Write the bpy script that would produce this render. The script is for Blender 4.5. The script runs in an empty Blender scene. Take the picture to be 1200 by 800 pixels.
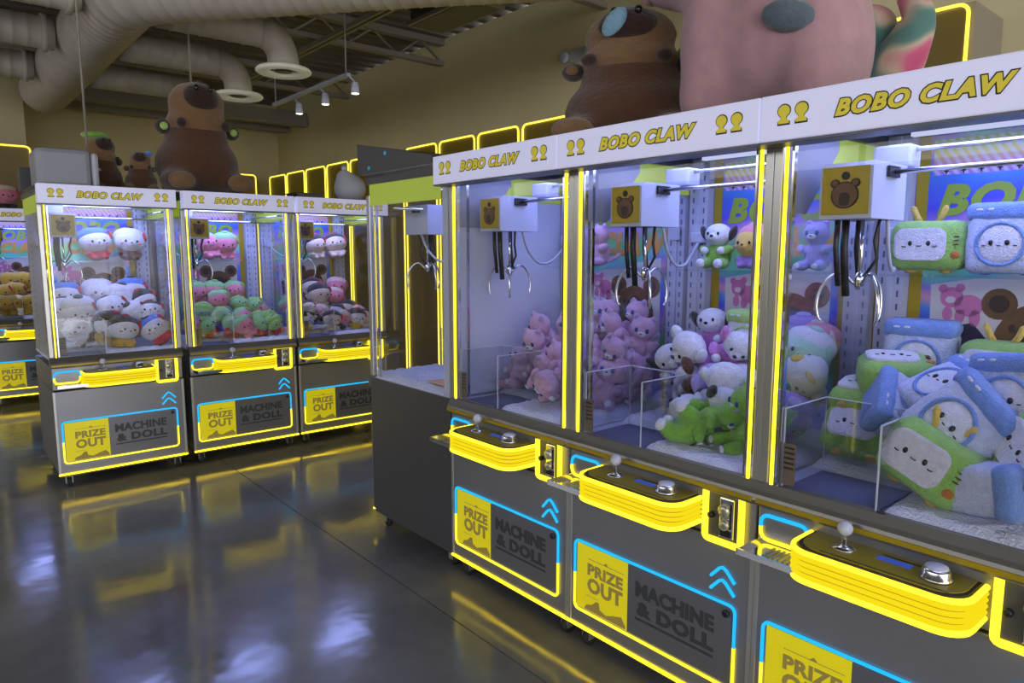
import bpy, bmesh, math, random
from mathutils import Vector, Matrix, Euler
import numpy as np
random.seed(7)
PI = math.pi
scene = bpy.context.scene
COL = scene.collection

# ------------------------------------------------------------------ camera
CX, CY, FPX, CAMH = 600.0, 400.0, 817.07, 1.55
VP1 = Vector((-99 - CX, 294 - CY, FPX)).normalized()      # world +y in camera axes (x right, y down, z forward)
VP2 = Vector((1571 - CX, 295 - CY, FPX)).normalized()     # world +x
UPC = VP2.cross(VP1)
if UPC.y > 0: UPC = -UPC
RW = Matrix((VP2, VP1, UPC))                              # camera axes -> world
cam_d = bpy.data.cameras.new('camera'); cam = bpy.data.objects.new('camera', cam_d); COL.objects.link(cam)
cam_d.sensor_width = 36.0; cam_d.lens = 36.0 * FPX / 1200.0; cam_d.clip_start = 0.05; cam_d.clip_end = 100
rt, up, bk = RW @ Vector((1, 0, 0)), RW @ Vector((0, -1, 0)), RW @ Vector((0, 0, -1))
cam.matrix_world = Matrix(((rt.x, up.x, bk.x, 0), (rt.y, up.y, bk.y, 0), (rt.z, up.z, bk.z, CAMH), (0, 0, 0, 1)))
scene.camera = cam
def ray(u, v): return RW @ Vector((u - CX, v - CY, FPX))
def onx(u, v, x):
    r = ray(u, v); return Vector((0, 0, CAMH)) + r * (x / r.x)
def ony(u, v, y):
    r = ray(u, v); return Vector((0, 0, CAMH)) + r * (y / r.y)
def onz(u, v, z):
    r = ray(u, v); return Vector((0, 0, CAMH)) + r * ((z - CAMH) / r.z)

# ------------------------------------------------------------------ world, exposure
W_ = bpy.data.worlds.new('world'); scene.world = W_; W_.use_nodes = True
bg = W_.node_tree.nodes['Background']; bg.inputs[0].default_value = (0.92, 0.93, 1.0, 1); bg.inputs[1].default_value = 3.4
scene.view_settings.view_transform = 'Standard'; scene.view_settings.look = 'None'
scene.view_settings.exposure = 0.0; scene.view_settings.gamma = 1.0; scene.view_settings.use_curve_mapping = False
scene.cycles.use_denoising = True
scene.cycles.max_bounces = 8; scene.cycles.transparent_max_bounces = 40; scene.cycles.glossy_bounces = 5
scene.cycles.sample_clamp_indirect = 4.0; scene.cycles.caustics_reflective = False; scene.cycles.caustics_refractive = False
LAMP_W = 6.0             # each machine's own lamp
LAMP_COL = (0.35, 0.42, 1.0)

# ------------------------------------------------------------------ materials
MATS = {}
def lin(c):
    c = c / 255.0
    return c / 12.92 if c <= 0.04045 else ((c + 0.055) / 1.055) ** 2.4
def rgb(r, g, b): return (lin(r), lin(g), lin(b), 1)
def mat(name, col, rough=0.5, metal=0.0, spec=0.5, emit=None, es=0.0, sheen=0.0, bump=0.0, bscale=60.0, var=0.0, vscale=8.0, trans=0.0, alpha=1.0):
    if name in MATS: return MATS[name]
    m = bpy.data.materials.new(name); m.use_nodes = True
    nt = m.node_tree; b = nt.nodes['Principled BSDF']
    b.inputs['Base Color'].default_value = col; b.inputs['Roughness'].default_value = rough; b.inputs['Metallic'].default_value = metal
    b.inputs['Specular IOR Level'].default_value = spec; b.inputs['Sheen Weight'].default_value = sheen
    if sheen: b.inputs['Sheen Roughness'].default_value = 0.6
    if emit: b.inputs['Emission Color'].default_value = emit; b.inputs['Emission Strength'].default_value = es
    tc = None
    if var or bump: tc = nt.nodes.new('ShaderNodeTexCoord')
    if var:
        n = nt.nodes.new('ShaderNodeTexNoise'); n.inputs['Scale'].default_value = vscale; n.inputs['Detail'].default_value = 4
        nt.links.new(tc.outputs['Object'], n.inputs['Vector'])
        mr = nt.nodes.new('ShaderNodeMapRange'); mr.inputs[1].default_value = 0.3; mr.inputs[2].default_value = 0.7
        mr.inputs[3].default_value = 1 - var; mr.inputs[4].default_value = 1 + var
        nt.links.new(n.outputs[0], mr.inputs[0])
        mx = nt.nodes.new('ShaderNodeVectorMath'); mx.operation = 'SCALE'; mx.inputs[0].default_value = col[:3]
        nt.links.new(mr.outputs[0], mx.inputs['Scale']); nt.links.new(mx.outputs[0], b.inputs['Base Color'])
    if bump:
        n = nt.nodes.new('ShaderNodeTexNoise'); n.inputs['Scale'].default_value = bscale; n.inputs['Detail'].default_value = 3
        nt.links.new(tc.outputs['Object'], n.inputs['Vector'])
        bp = nt.nodes.new('ShaderNodeBump'); bp.inputs['Strength'].default_value = bump; bp.inputs['Distance'].default_value = 0.01
        nt.links.new(n.outputs[0], bp.inputs['Height']); nt.links.new(bp.outputs[0], b.inputs['Normal'])
    MATS[name] = m
    return m
def emis(name, col, s):
    if name in MATS: return MATS[name]
    m = bpy.data.materials.new(name); m.use_nodes = True; nt = m.node_tree; nt.nodes.clear()
    e = nt.nodes.new('ShaderNodeEmission'); o = nt.nodes.new('ShaderNodeOutputMaterial')
    e.inputs[0].default_value = (*col, 1); e.inputs[1].default_value = s; nt.links.new(e.outputs[0], o.inputs[0]); MATS[name] = m
    return m
def glassy(name, tint, refl=1.0, base=0.03):
    if name in MATS: return MATS[name]
    m = bpy.data.materials.new(name); m.use_nodes = True; nt = m.node_tree; nt.nodes.clear()
    o = nt.nodes.new('ShaderNodeOutputMaterial'); mx = nt.nodes.new('ShaderNodeMixShader')
    t = nt.nodes.new('ShaderNodeBsdfTransparent'); t.inputs[0].default_value = (*tint, 1)
    g = nt.nodes.new('ShaderNodeBsdfGlossy'); g.inputs['Roughness'].default_value = 0.0; g.inputs[0].default_value = (1, 1, 1, 1)
    lw = nt.nodes.new('ShaderNodeLayerWeight'); lw.inputs[0].default_value = 0.5
    p = nt.nodes.new('ShaderNodeMath'); p.operation = 'POWER'; p.inputs[1].default_value = 4.5; nt.links.new(lw.outputs['Facing'], p.inputs[0])
    s = nt.nodes.new('ShaderNodeMath'); s.operation = 'MULTIPLY_ADD'; s.inputs[1].default_value = 0.7 * refl; s.inputs[2].default_value = base * refl
    nt.links.new(p.outputs[0], s.inputs[0]); nt.links.new(s.outputs[0], mx.inputs[0])
    nt.links.new(t.outputs[0], mx.inputs[1]); nt.links.new(g.outputs[0], mx.inputs[2]); nt.links.new(mx.outputs[0], o.inputs[0])
    MATS[name] = m
    return m
YEL = (1.0, 0.79, 0.03)
neonY = emis('neon_yellow', YEL, 1.9)
neonBase = emis('neon_yellow_base', (1.0, 0.70, 0.01), 5.5)
neonC = emis('neon_cyan', (0.02, 0.50, 1.0), 1.15)
neonRidge = emis('neon_yellow_ridge', (1.0, 0.78, 0.01), 0.95)
neonWall = emis('neon_yellow_wall', (1.0, 0.82, 0.08), 1.7)
steel = mat('grey_steel', (0.27, 0.27, 0.29, 1), 0.32, 0.55, var=0.05, vscale=3)
steel_dark = mat('dark_steel', (0.10, 0.10, 0.105, 1), 0.38, 0.4)
chrome = mat('chrome', (0.75, 0.75, 0.77, 1), 0.12, 1.0)
brushed = mat('brushed_steel', (0.50, 0.49, 0.46, 1), 0.32, 0.75)
sillm = mat('sill_steel', (0.20, 0.19, 0.165, 1), 0.3, 0.6)
whitem = mat('white_metal', (0.52, 0.54, 0.66, 1), 0.4)
lav = mat('pale_panel', (0.70, 0.72, 0.84, 1), 0.35)
headerm = mat('header_lightbox', (0.58, 0.58, 0.72, 1), 0.35, emit=(0.66, 0.66, 0.98, 1), es=0.36)
edgem = mat('acrylic_edge', (0.62, 0.66, 0.75, 1), 0.3)
black = mat('black_plastic', (0.012, 0.012, 0.014, 1), 0.4)
rubber = mat('rubber', (0.02, 0.02, 0.02, 1), 0.7)
slotm = mat('slot_dark', (0.12, 0.13, 0.2, 1), 0.8)
gold = mat('print_gold', rgb(176, 160, 45), 0.5, emit=rgb(160, 146, 36), es=0.7)
ink = mat('print_ink', rgb(34, 30, 22), 0.6)
olive = mat('deck_olive', rgb(150, 135, 30), 0.35)
oliveplate = mat('plate_olive', rgb(176, 152, 30), 0.45)
brownink = mat('print_brown', rgb(110, 78, 50), 0.6)
darkbrown = mat('print_dark_brown', rgb(58, 42, 34), 0.6)
pinkink = mat('print_pink', rgb(205, 120, 170), 0.6)
cream = mat('print_cream', rgb(210, 205, 205), 0.6)
violetink = mat('print_violet', rgb(48, 42, 70), 0.6)
acry_y = mat('yellow_acrylic', rgb(205, 190, 12), 0.3, emit=(0.62, 0.52, 0.01, 1), es=0.55)
prize_ink = mat('prize_ink', rgb(140, 124, 60), 0.6, emit=rgb(120, 105, 50), es=0.5)
doorm = mat('door_steel', (0.20, 0.20, 0.22, 1), 0.33, 0.5)
door_ink = mat('door_ink', (0.055, 0.058, 0.065, 1), 0.5)
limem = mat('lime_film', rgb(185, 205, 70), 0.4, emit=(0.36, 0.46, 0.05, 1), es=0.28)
snow = mat('white_fur', (0.75, 0.77, 0.9, 1), 0.95, sheen=0.4, bump=1.0, bscale=120)
displaym = emis('display_blue', (0.06, 0.12, 0.6), 0.6)
lampm = emis('lamp_white', (0.66, 0.70, 1.0), 0.9)
card = mat('card_brown', rgb(120, 105, 85), 0.7)
glass = glassy('glass', (0.965, 0.97, 0.985), 1.0, 0.016)
acry = glassy('acrylic', (0.93, 0.94, 0.96), 1.2, 0.045)

def holo():
    m = bpy.data.materials.new('holographic_film'); m.use_nodes = True; nt = m.node_tree; b = nt.nodes['Principled BSDF']
    N, L = nt.nodes.new, nt.links.new
    tc = N('ShaderNodeTexCoord'); sp = N('ShaderNodeSeparateXYZ'); L(tc.outputs['Object'], sp.inputs[0])
    ns = N('ShaderNodeTexNoise'); ns.inputs['Scale'].default_value = 2.6; ns.inputs['Detail'].default_value = 1.5; L(tc.outputs['Object'], ns.inputs['Vector'])
    a = N('ShaderNodeMath'); a.operation = 'MULTIPLY_ADD'; a.inputs[1].default_value = 2.3; L(sp.outputs['Z'], a.inputs[0]); L(ns.outputs[0], a.inputs[2])
    fr = N('ShaderNodeMath'); fr.operation = 'FRACT'; L(a.outputs[0], fr.inputs[0])
    cr = N('ShaderNodeValToRGB'); L(fr.outputs[0], cr.inputs[0])
    els = cr.color_ramp.elements
    stops = [(0.0, rgb(120, 210, 200)), (0.16, rgb(120, 200, 120)), (0.32, rgb(190, 150, 215)), (0.48, rgb(90, 90, 235)), (0.62, rgb(80, 150, 235)), (0.76, rgb(225, 160, 190)), (0.88, rgb(150, 130, 230)), (1.0, rgb(120, 210, 200))]
    els[0].position = 0; els[0].color = stops[0][1]; els[1].position = 1; els[1].color = stops[-1][1]
    for p, c in stops[1:-1]:
        e = els.new(p); e.color = c
    L(cr.outputs[0], b.inputs['Base Color']); b.inputs['Roughness'].default_value = 0.28; b.inputs['Metallic'].default_value = 0.25
    return m
def prism_mat():
    m = bpy.data.materials.new('prismatic_strip'); m.use_nodes = True; nt = m.node_tree; b = nt.nodes['Principled BSDF']
    N, L = nt.nodes.new, nt.links.new
    tc = N('ShaderNodeTexCoord'); mp = N('ShaderNodeMapping'); mp.inputs['Rotation'].default_value = (0, 0.6, 0); L(tc.outputs['Object'], mp.inputs[0])
    wv = N('ShaderNodeTexWave'); wv.inputs['Scale'].default_value = 14; wv.bands_direction = 'X'; L(mp.outputs[0], wv.inputs['Vector'])
    sp = N('ShaderNodeSeparateXYZ'); L(tc.outputs['Object'], sp.inputs[0])
    mr = N('ShaderNodeMapRange'); mr.inputs[1].default_value = 1.80; mr.inputs[2].default_value = 1.915; L(sp.outputs['Z'], mr.inputs[0])
    cr = N('ShaderNodeValToRGB'); L(mr.outputs[0], cr.inputs[0]); els = cr.color_ramp.elements
    els[0].color = rgb(160, 120, 220); els[1].color = rgb(150, 215, 90)
    for p, c in ((0.3, rgb(235, 150, 170)), (0.6, rgb(235, 220, 70))): e = els.new(p); e.color = c
    mx = N('ShaderNodeMixRGB'); mx.inputs[2].default_value = rgb(235, 235, 250); L(cr.outputs[0], mx.inputs[1]); 
    ml = N('ShaderNodeMath'); ml.operation = 'MULTIPLY'; ml.inputs[1].default_value = 0.55; L(wv.outputs['Fac'], ml.inputs[0]); L(ml.outputs[0], mx.inputs[0])
    L(mx.outputs[0], b.inputs['Base Color']); b.inputs['Roughness'].default_value = 0.3
    return m
holom, prismm = holo(), prism_mat()
def plush(name, col, bump=0.8, scale=46): return mat('plush_' + name, col, 0.95, spec=0.2, sheen=0.35, bump=bump, bscale=scale, var=0.10, vscale=14)

# ------------------------------------------------------------------ mesh helpers
class MB:
    def __init__(s): s.v = []; s.f = []; s.sm = []
    def add(s, vs, fs, smooth=False):
        o = len(s.v); s.v += [tuple(p) for p in vs]; s.f += [tuple(i + o for i in f) for f in fs]; s.sm += [smooth] * len(fs); return s
    def box(s, x0, x1, y0, y1, z0, z1, c=0.0):
        if c <= 0:
            vs = [(x, y, z) for z in (z0, z1) for y in (y0, y1) for x in (x0, x1)]
            return s.add(vs, [(0, 2, 3, 1), (4, 5, 7, 6), (0, 1, 5, 4), (2, 6, 7, 3), (0, 4, 6, 2), (1, 3, 7, 5)])
        bm = bmesh.new(); bmesh.ops.create_cube(bm, size=1)
        for v in bm.verts: v.co = Vector(((x0 + x1) / 2 + v.co.x * (x1 - x0), (y0 + y1) / 2 + v.co.y * (y1 - y0), (z0 + z1) / 2 + v.co.z * (z1 - z0)))
        bmesh.ops.bevel(bm, geom=bm.edges[:], offset=c, segments=2, affect='EDGES', profile=0.5)
        return s.bm(bm)
    def bm(s, bm, smooth=False):
        bm.verts.index_update(); s.add([v.co for v in bm.verts], [[v.index for v in f.verts] for f in bm.faces], smooth); bm.free(); return s
    def prism(s, pts, axis, a, b):
        n = len(pts)
        def mk(p, q, h): return {'x': (h, p, q), 'y': (p, h, q), 'z': (p, q, h)}[axis]
        vs = [mk(p, q, a) for p, q in pts] + [mk(p, q, b) for p, q in pts]
        return s.add(vs, [tuple(range(n))[::-1], tuple(range(n, 2 * n))] + [(i, (i + 1) % n, (i + 1) % n + n, i + n) for i in range(n)])
    def tube(s, pts, r, seg=8, closed=False, smooth=True):
        pts = [Vector(p) for p in pts]; n = len(pts); rings = []
        rs = r if isinstance(r, (list, tuple)) else [r] * n
        pn = None
        for i, p in enumerate(pts):
            a = pts[(i - 1) % n] if (closed or i > 0) else p
            b = pts[(i + 1) % n] if (closed or i < n - 1) else p
            t = (b - a).normalized()
            if pn is None: pn = t.orthogonal().normalized()
            else:
                q = pn - t * pn.dot(t); pn = q.normalized() if q.length > 1e-6 else t.orthogonal().normalized()
            bn = t.cross(pn)
            rings.append([p + pn * (rs[i] * math.cos(2 * PI * k / seg)) + bn * (rs[i] * math.sin(2 * PI * k / seg)) for k in range(seg)])
        vs = [q for g in rings for q in g]; fs = []
        m = n if closed else n - 1
        for i in range(m):
            j = (i + 1) % n
            for k in range(seg): fs.append((i * seg + k, i * seg + (k + 1) % seg, j * seg + (k + 1) % seg, j * seg + k))
        if not closed: fs += [tuple(range(seg))[::-1], tuple((n - 1) * seg + k for k in range(seg))]
        return s.add(vs, fs, smooth)
    def lathe(s, prof, c=(0, 0, 0), seg=20, axis='z', smooth=True, caps=True):
        vs = []; fs = []; n = len(prof)
        for r, h in prof:
            for k in range(seg):
                a = 2 * PI * k / seg; p, q = r * math.cos(a), r * math.sin(a)
                d = {'z': (p, q, h), 'y': (p, h, q), 'x': (h, p, q)}[axis]
                vs.append((c[0] + d[0], c[1] + d[1], c[2] + d[2]))
        for i in range(n - 1):
            for k in range(seg): fs.append((i * seg + k, i * seg + (k + 1) % seg, (i + 1) * seg + (k + 1) % seg, (i + 1) * seg + k))
        if caps: fs += [tuple(range(seg))[::-1], tuple((n - 1) * seg + k for k in range(seg))]
        return s.add(vs, fs, smooth)
    def ell(s, c, r, rot=(0, 0, 0), u=16, v=10):
        bm = bmesh.new(); bmesh.ops.create_uvsphere(bm, u_segments=u, v_segments=v, radius=1)
        M = Matrix.Translation(c) @ Euler(rot).to_matrix().to_4x4() @ Matrix.Diagonal((*(r if isinstance(r, (tuple, list)) else (r, r, r)), 1))
        bm.transform(M); return s.bm(bm, True)
    def mesh(s, name):
        me = bpy.data.meshes.new(name); me.from_pydata(s.v, [], s.f)
        me.polygons.foreach_set('use_smooth', s.sm)
        bm = bmesh.new(); bm.from_mesh(me); bmesh.ops.recalc_face_normals(bm, faces=bm.faces); bm.to_mesh(me); bm.free()
        return me
def obj(name, mb, m, parent=None, loc=None):
    me = mb if isinstance(mb, bpy.types.Mesh) else mb.mesh(name)
    if m and not me.materials: me.materials.append(m)
    o = bpy.data.objects.new(name, me); COL.objects.link(o)
    if parent: o.parent = parent
    if loc: o.location = loc
    return o
def tag(o, label, cat, group=None):
    o['label'] = label; o['category'] = cat
    if group: o['group'] = group
    return o
def thing(name, label, cat, loc=(0, 0, 0), rot=(0, 0, 0), group=None, sc=1.0):
    o = bpy.data.objects.new(name, None); COL.objects.link(o); o.empty_display_size = 0.1
    o.location = loc; o.rotation_euler = rot; o.scale = (sc, sc, sc)
    return tag(o, label, cat, group)
def copy_tree(o, parent=None):
    c = o.copy(); COL.objects.link(c); c.parent = parent
    for ch in list(o.children): copy_tree(ch, c)
    return c
def struct(name, mb, m, parent=None):
    o = obj(name, mb, m, parent)
    if not parent: o['kind'] = 'structure'
    return o
def text_mesh(s, size, shear=0.0, offset=0.0, wide=1.0, spacing=1.0, depth=0.0008):
    cu = bpy.data.curves.new('lettering', 'FONT'); cu.body = s; cu.size = size; cu.shear = shear; cu.offset = offset; cu.space_character = spacing
    cu.align_x = 'CENTER'; cu.align_y = 'CENTER'; cu.resolution_u = 3; cu.extrude = depth
    o = bpy.data.objects.new('t', cu); COL.objects.link(o)
    dg = bpy.context.evaluated_depsgraph_get(); me = bpy.data.meshes.new_from_object(o.evaluated_get(dg)); me.name = 'lettering'
    bpy.data.objects.remove(o)
    me.transform(Matrix.Diagonal((wide, 1, 1, 1)))
    me.transform(Matrix.Rotation(PI / 2, 4, 'X'))           # reads from -Y
    me.materials.clear()
    return me
def crv(pts, n=4):
    P = [Vector(p) for p in pts]; out = []
    for i in range(len(P) - 1):
        a, b, c, d = P[max(i - 1, 0)], P[i], P[i + 1], P[min(i + 2, len(P) - 1)]
        for k in range(n):
            t = k / n
            out.append(.5 * ((2 * b) + (c - a) * t + (2 * a - 5 * b + 4 * c - d) * t * t + (3 * b - a - 3 * c + d) * t ** 3))
    return out + [P[-1]]
def rrect(x0, x1, z0, z1, r, n=5):
    pts = []
    for cx, cz, a0 in ((x1 - r, z1 - r, 0), (x0 + r, z1 - r, PI / 2), (x0 + r, z0 + r, PI), (x1 - r, z0 + r, 1.5 * PI)):
        for k in range(n + 1):
            a = a0 + PI / 2 * k / n; pts.append((cx + r * math.cos(a), cz + r * math.sin(a)))
    return pts                                               # counter-clockwise from the right side's top
def disc(cx, cz, rx, rz, n=18): return [(cx + rx * math.cos(2 * PI * k / n), cz + rz * math.sin(2 * PI * k / n)) for k in range(n)]
def blob(ells, voxel=0.03, smooth=6, name='body'):
    mb = MB()
    for e in ells: mb.ell(e[0], e[1], e[2] if len(e) > 2 else (0, 0, 0), 20, 14)
    me = mb.mesh(name); o = bpy.data.objects.new('b', me); COL.objects.link(o)
    r = o.modifiers.new('r', 'REMESH'); r.mode = 'VOXEL'; r.voxel_size = voxel; r.use_smooth_shade = True
    s = o.modifiers.new('s', 'SMOOTH'); s.factor = 0.5; s.iterations = smooth
    dg = bpy.context.evaluated_depsgraph_get(); out = bpy.data.meshes.new_from_object(o.evaluated_get(dg)); out.name = name
    bpy.data.objects.remove(o); out.materials.clear()
    out.polygons.foreach_set('use_smooth', [True] * len(out.polygons))
    return out
# ------------------------------------------------------------------ the room
XW, YB_, ZC = 4.8, 11.75, 3.95
wallm = mat('olive_wall_paint', rgb(222, 210, 164), 0.85, var=0.04, vscale=1.2, bump=0.08, bscale=150)
wallb = mat('tan_wall_paint', rgb(204, 193, 154), 0.85, var=0.04, vscale=1.2, bump=0.08, bscale=150)
ceilm = mat('painted_deck', rgb(112, 106, 102), 0.7, var=0.08, vscale=3)
ductm = mat('painted_duct', rgb(196, 188, 174), 0.55, 0.1, var=0.06, vscale=4)
beamm = mat('painted_beam', rgb(150, 142, 132), 0.6)
dimm = mat('dark_grey_paint', rgb(72, 72, 74), 0.5, var=0.05)
def concrete():
    m = bpy.data.materials.new('polished_concrete'); m.use_nodes = True; nt = m.node_tree; b = nt.nodes['Principled BSDF']
    N, L = nt.nodes.new, nt.links.new
    tc = N('ShaderNodeTexCoord')
    n1 = N('ShaderNodeTexNoise'); n1.inputs['Scale'].default_value = 1.1; n1.inputs['Detail'].default_value = 7; n1.inputs['Roughness'].default_value = 0.65; L(tc.outputs['Object'], n1.inputs['Vector'])
    cr = N('ShaderNodeValToRGB'); L(n1.outputs[0], cr.inputs[0])
    cr.color_ramp.elements[0].position = 0.3; cr.color_ramp.elements[0].color = (0.09, 0.093, 0.10, 1)
    cr.color_ramp.elements[1].position = 0.72; cr.color_ramp.elements[1].color = (0.20, 0.203, 0.21, 1)
    L(cr.outputs[0], b.inputs['Base Color'])
    n2 = N('ShaderNodeTexNoise'); n2.inputs['Scale'].default_value = 2.3; n2.inputs['Detail'].default_value = 5; L(tc.outputs['Object'], n2.inputs['Vector'])
    mr = N('ShaderNodeMapRange'); mr.inputs[1].default_value = 0.35; mr.inputs[2].default_value = 0.7; mr.inputs[3].default_value = 0.09; mr.inputs[4].default_value = 0.21
    L(n2.outputs[0], mr.inputs[0]); L(mr.outputs[0], b.inputs['Roughness'])
    n3 = N('ShaderNodeTexNoise'); n3.inputs['Scale'].default_value = 5; n3.inputs['Detail'].default_value = 2; L(tc.outputs['Object'], n3.inputs['Vector'])
    bp = N('ShaderNodeBump'); bp.inputs['Strength'].default_value = 0.10; bp.inputs['Distance'].default_value = 0.02; L(n3.outputs[0], bp.inputs['Height']); L(bp.outputs[0], b.inputs['Normal'])
    b.inputs['Specular IOR Level'].default_value = 0.75
    return m
floor = struct('floor', MB().box(-5.0, XW + .1, -5, YB_ + .1, -0.16, -0.012), mat('joint_dark', (0.02, 0.02, 0.02, 1), 0.8))
conc = concrete()
jx = [-5.0, -2.0, 1.615, 4.9]; jy = [-5.0, -1.2, 11.85]
for i in range(3):
    for j in range(2):
        obj('concrete_slab', MB().box(jx[i] + .003, jx[i + 1] - .003, jy[j] + .003, jy[j + 1] - .003, -0.012, 0.0), conc, floor)
struct('wall_right', MB().box(XW, XW + .12, -5, YB_ + .1, 0, ZC), wallm)
struct('wall_back', MB().box(1.13, XW, YB_, YB_ + .12, 0, ZC), wallm)
struct('wall_corner', MB().box(-5, 1.13, 10.4, YB_ + .12, 0, ZC), wallb)
struct('wall_left', MB().box(-5.12, -5, -5, 10.4, 0, 2.5), wallb)
opening = struct('added_light_opening', MB().box(-5.12, -5.02, -5, 10.4, 2.5, 2.58), mat('opening_frame', (0.05, 0.05, 0.055, 1), 0.4, 0.6))  # unseen opening added over the left wall to brighten walls and ceiling
for k in range(8): obj('opening_bar', MB().box(-5.1, -5.04, -4.9 + 2.18 * k, -4.84 + 2.18 * k, 2.58, ZC), MATS['opening_frame'], opening)
# corrugated metal deck
mb = MB(); y = -5.0; pts = []
while y < YB_ + .1:
    pts += [(y, ZC), (y + .09, ZC), (y + .12, ZC + .06), (y + .21, ZC + .06)]; y += .24
pts += [(y, ZC), (y, ZC + .15), (-5.0, ZC + .15)]
struct('ceiling', mb.prism(pts, 'x', -5.1, XW + .1), ceilm)
for k, y in enumerate((1.9, 4.4, 6.9, 9.2)):
    jo = struct('ceiling_beam', MB().box(-4.9, XW, y - .05, y + .05, ZC - .07, ZC), beamm)
    obj('bottom_chord', MB().box(-4.9, XW, y - .04, y + .04, ZC - .29, ZC - .24), beamm, jo)
    n = 16
    for i in range(n):
        x0 = -4.8 + i * .6
        obj('web_bar', MB().tube([(x0, y, ZC - .26), (x0 + .3, y, ZC - .05), (x0 + .6, y, ZC - .26)], .014, 6), beamm, jo)
# conduit rails under the deck, running along the long wall
for x, y0, y1 in ((3.21, 4.9, 8.7), (3.27, 4.9, 8.7)):
    tag(obj('strut_rail', MB().box(x - .018, x + .018, y0, y1, 3.58, 3.62), beamm), 'long thin steel strut rail running under the roof joists', 'rail', 'paired strut rails under the roof')
for y in (10.6, 11.3):
    tag(obj('cross_beam', MB().box(-4.9, XW - .02, y - .06, y + .06, 3.5, 3.66).box(-4.9, XW - .02, y - .1, y + .1, 3.46, 3.5), beamm), 'flat steel cross beam in front of the back wall', 'beam', 'cross beams by the back wall')
# ducts
def spiral_duct(path, r, seg=28):
    # short rings of duct with raised seams
    P = [Vector(p) for p in path]; mb = MB(); out = []; rr = []
    for a, b in zip(P[:-1], P[1:]):
        n = max(1, int((b - a).length / .1))
        for i in range(n):
            out += [a.lerp(b, i / n), a.lerp(b, (i + .82) / n), a.lerp(b, (i + .9) / n)]; rr += [r, r, r + .006]
    out.append(P[-1]); rr.append(r)
    return mb.tube(out, rr, seg)
K = .9
def near(p): return (p[0] * K, p[1] * K, CAMH + (p[2] - CAMH) * K)
main = [near(p) for p in [(1.42, 10.9, 3.57), (1.42, 6.5, 3.57)] + [(1.42 + .45 * (1 - math.cos(a)), 6.5 - .6 * math.sin(a), 3.57) for a in (.25, .5, .75)] + [(2.9, 4.45, 3.57), (4.3, 2.9, 3.57)]]
tag(obj('main_duct', spiral_duct(main, .245), ductm), 'thick round spiral air duct running towards the back wall', 'air duct')
lab = ['round branch duct from the main duct to the diffuser beside the strut rails', 'round branch duct from the main duct to the diffuser behind the giant capybara', 'round branch duct from the main duct closest to the back wall']
lab2 = ['first round side duct, across the main duct from the strut rails', 'second round side duct, across the main duct from the capybara diffuser', 'third round side duct, close to the back wall and across the main duct']
BR = []
for k, (y, xe) in enumerate(((6.6, 2.78), (7.95, 2.83), (9.45, 3.0))):
    y *= K; xe *= K; zb = CAMH + 2.0 * K; BR.append((xe, y, zb - .3))
    d = thing('branch_duct', lab[k], 'air duct', (0, y, zb), group='branch ducts')
    obj('run', spiral_duct([(1.42 * K + .25, 0, 0), (xe - .2, 0, 0)], .128, 20), ductm, d)
    el = [(xe - .2 + .2 * math.sin(a), 0, -.2 + .2 * math.cos(a)) for a in [i * PI / 2 / 5 for i in range(6)]]
    obj('elbow', MB().tube(el + [(xe, 0, -.245)], .128, 20), ductm, d)
    d = thing('side_duct', lab2[k], 'air duct', (0, y, zb), group='side ducts')
    obj('run', spiral_duct([(1.42 * K - .25, 0, 0), (-4.8, 0, 0)], .128, 20), ductm, d); obj('collar', MB().lathe([(.128, 1.42 * K - .34), (.15, 1.42 * K - .34), (.15, 1.42 * K - .30), (.128, 1.42 * K - .30)], seg=20, axis='x'), ductm, d)
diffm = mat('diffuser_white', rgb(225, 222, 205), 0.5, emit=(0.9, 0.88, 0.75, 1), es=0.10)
for k, (x, y, z) in enumerate(BR[:2]):
    d = thing('round_diffuser', ['round white ring air diffuser above the machine row, beside the strut rails', 'round white ring air diffuser behind the giant capybara'][k], 'air diffuser', (x, y, z), group='ceiling diffusers')
    obj('outer_ring', MB().lathe([(.225, .0), (.23, .012), (.215, .03), (.15, .035), (.12, .02), (.12, 0), (.15, -.006), (.21, -.01), (.225, .0)], seg=36, caps=False), diffm, d)
    obj('inner_cone', MB().lathe([(.001, .012), (.075, .006), (.06, .02), (.02, .03)], seg=24), steel_dark, d)
# rectangular air unit
ac = thing('ceiling_air_box', 'boxy rectangular air unit hung close under the ceiling', 'air unit', (3.62, 5.02, 3.5))
obj('housing', MB().box(-.17, .17, -.42, .42, .03, .3, .01), dimm, ac)
obj('rim', MB().prism([(-.19, 0), (.19, 0), (.19, .03), (-.19, .03)], 'y', -.44, .44), beamm, ac)
obj('grille', MB().box(-.16, .16, -.41, .41, -.006, .0), ceilm, ac)
# track light by the long wall
tr = thing('track_light', 'ceiling track with three lit spot heads by the long wall', 'track light', (3.05, 6.68, 3.1))
obj('track', MB().box(-.02, .02, -.85, .85, -.015, .015), whitem, tr)
for y in (-.8, .8): obj('drop_rod', MB().tube([(0, y, .015), (0, y, .83)], .006, 6), whitem, tr)
for y in (-.35, .25, .85):
    y = -y
    h = obj('spot_head', MB().lathe([(.02, -.05), (.03, -.06), (.04, -.15), (.036, -.155)], c=(.06, y, 0), seg=14).tube([(0, y, -.01), (.06, y, -.055)], .01, 6), whitem, tr)
    obj('bulb', MB().lathe([(.001, -.158), (.03, -.157), (.034, -.154)], c=(.06, y, 0), seg=14), emis('spot_bulb', (1, .95, .85), 6.0), h)
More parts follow.
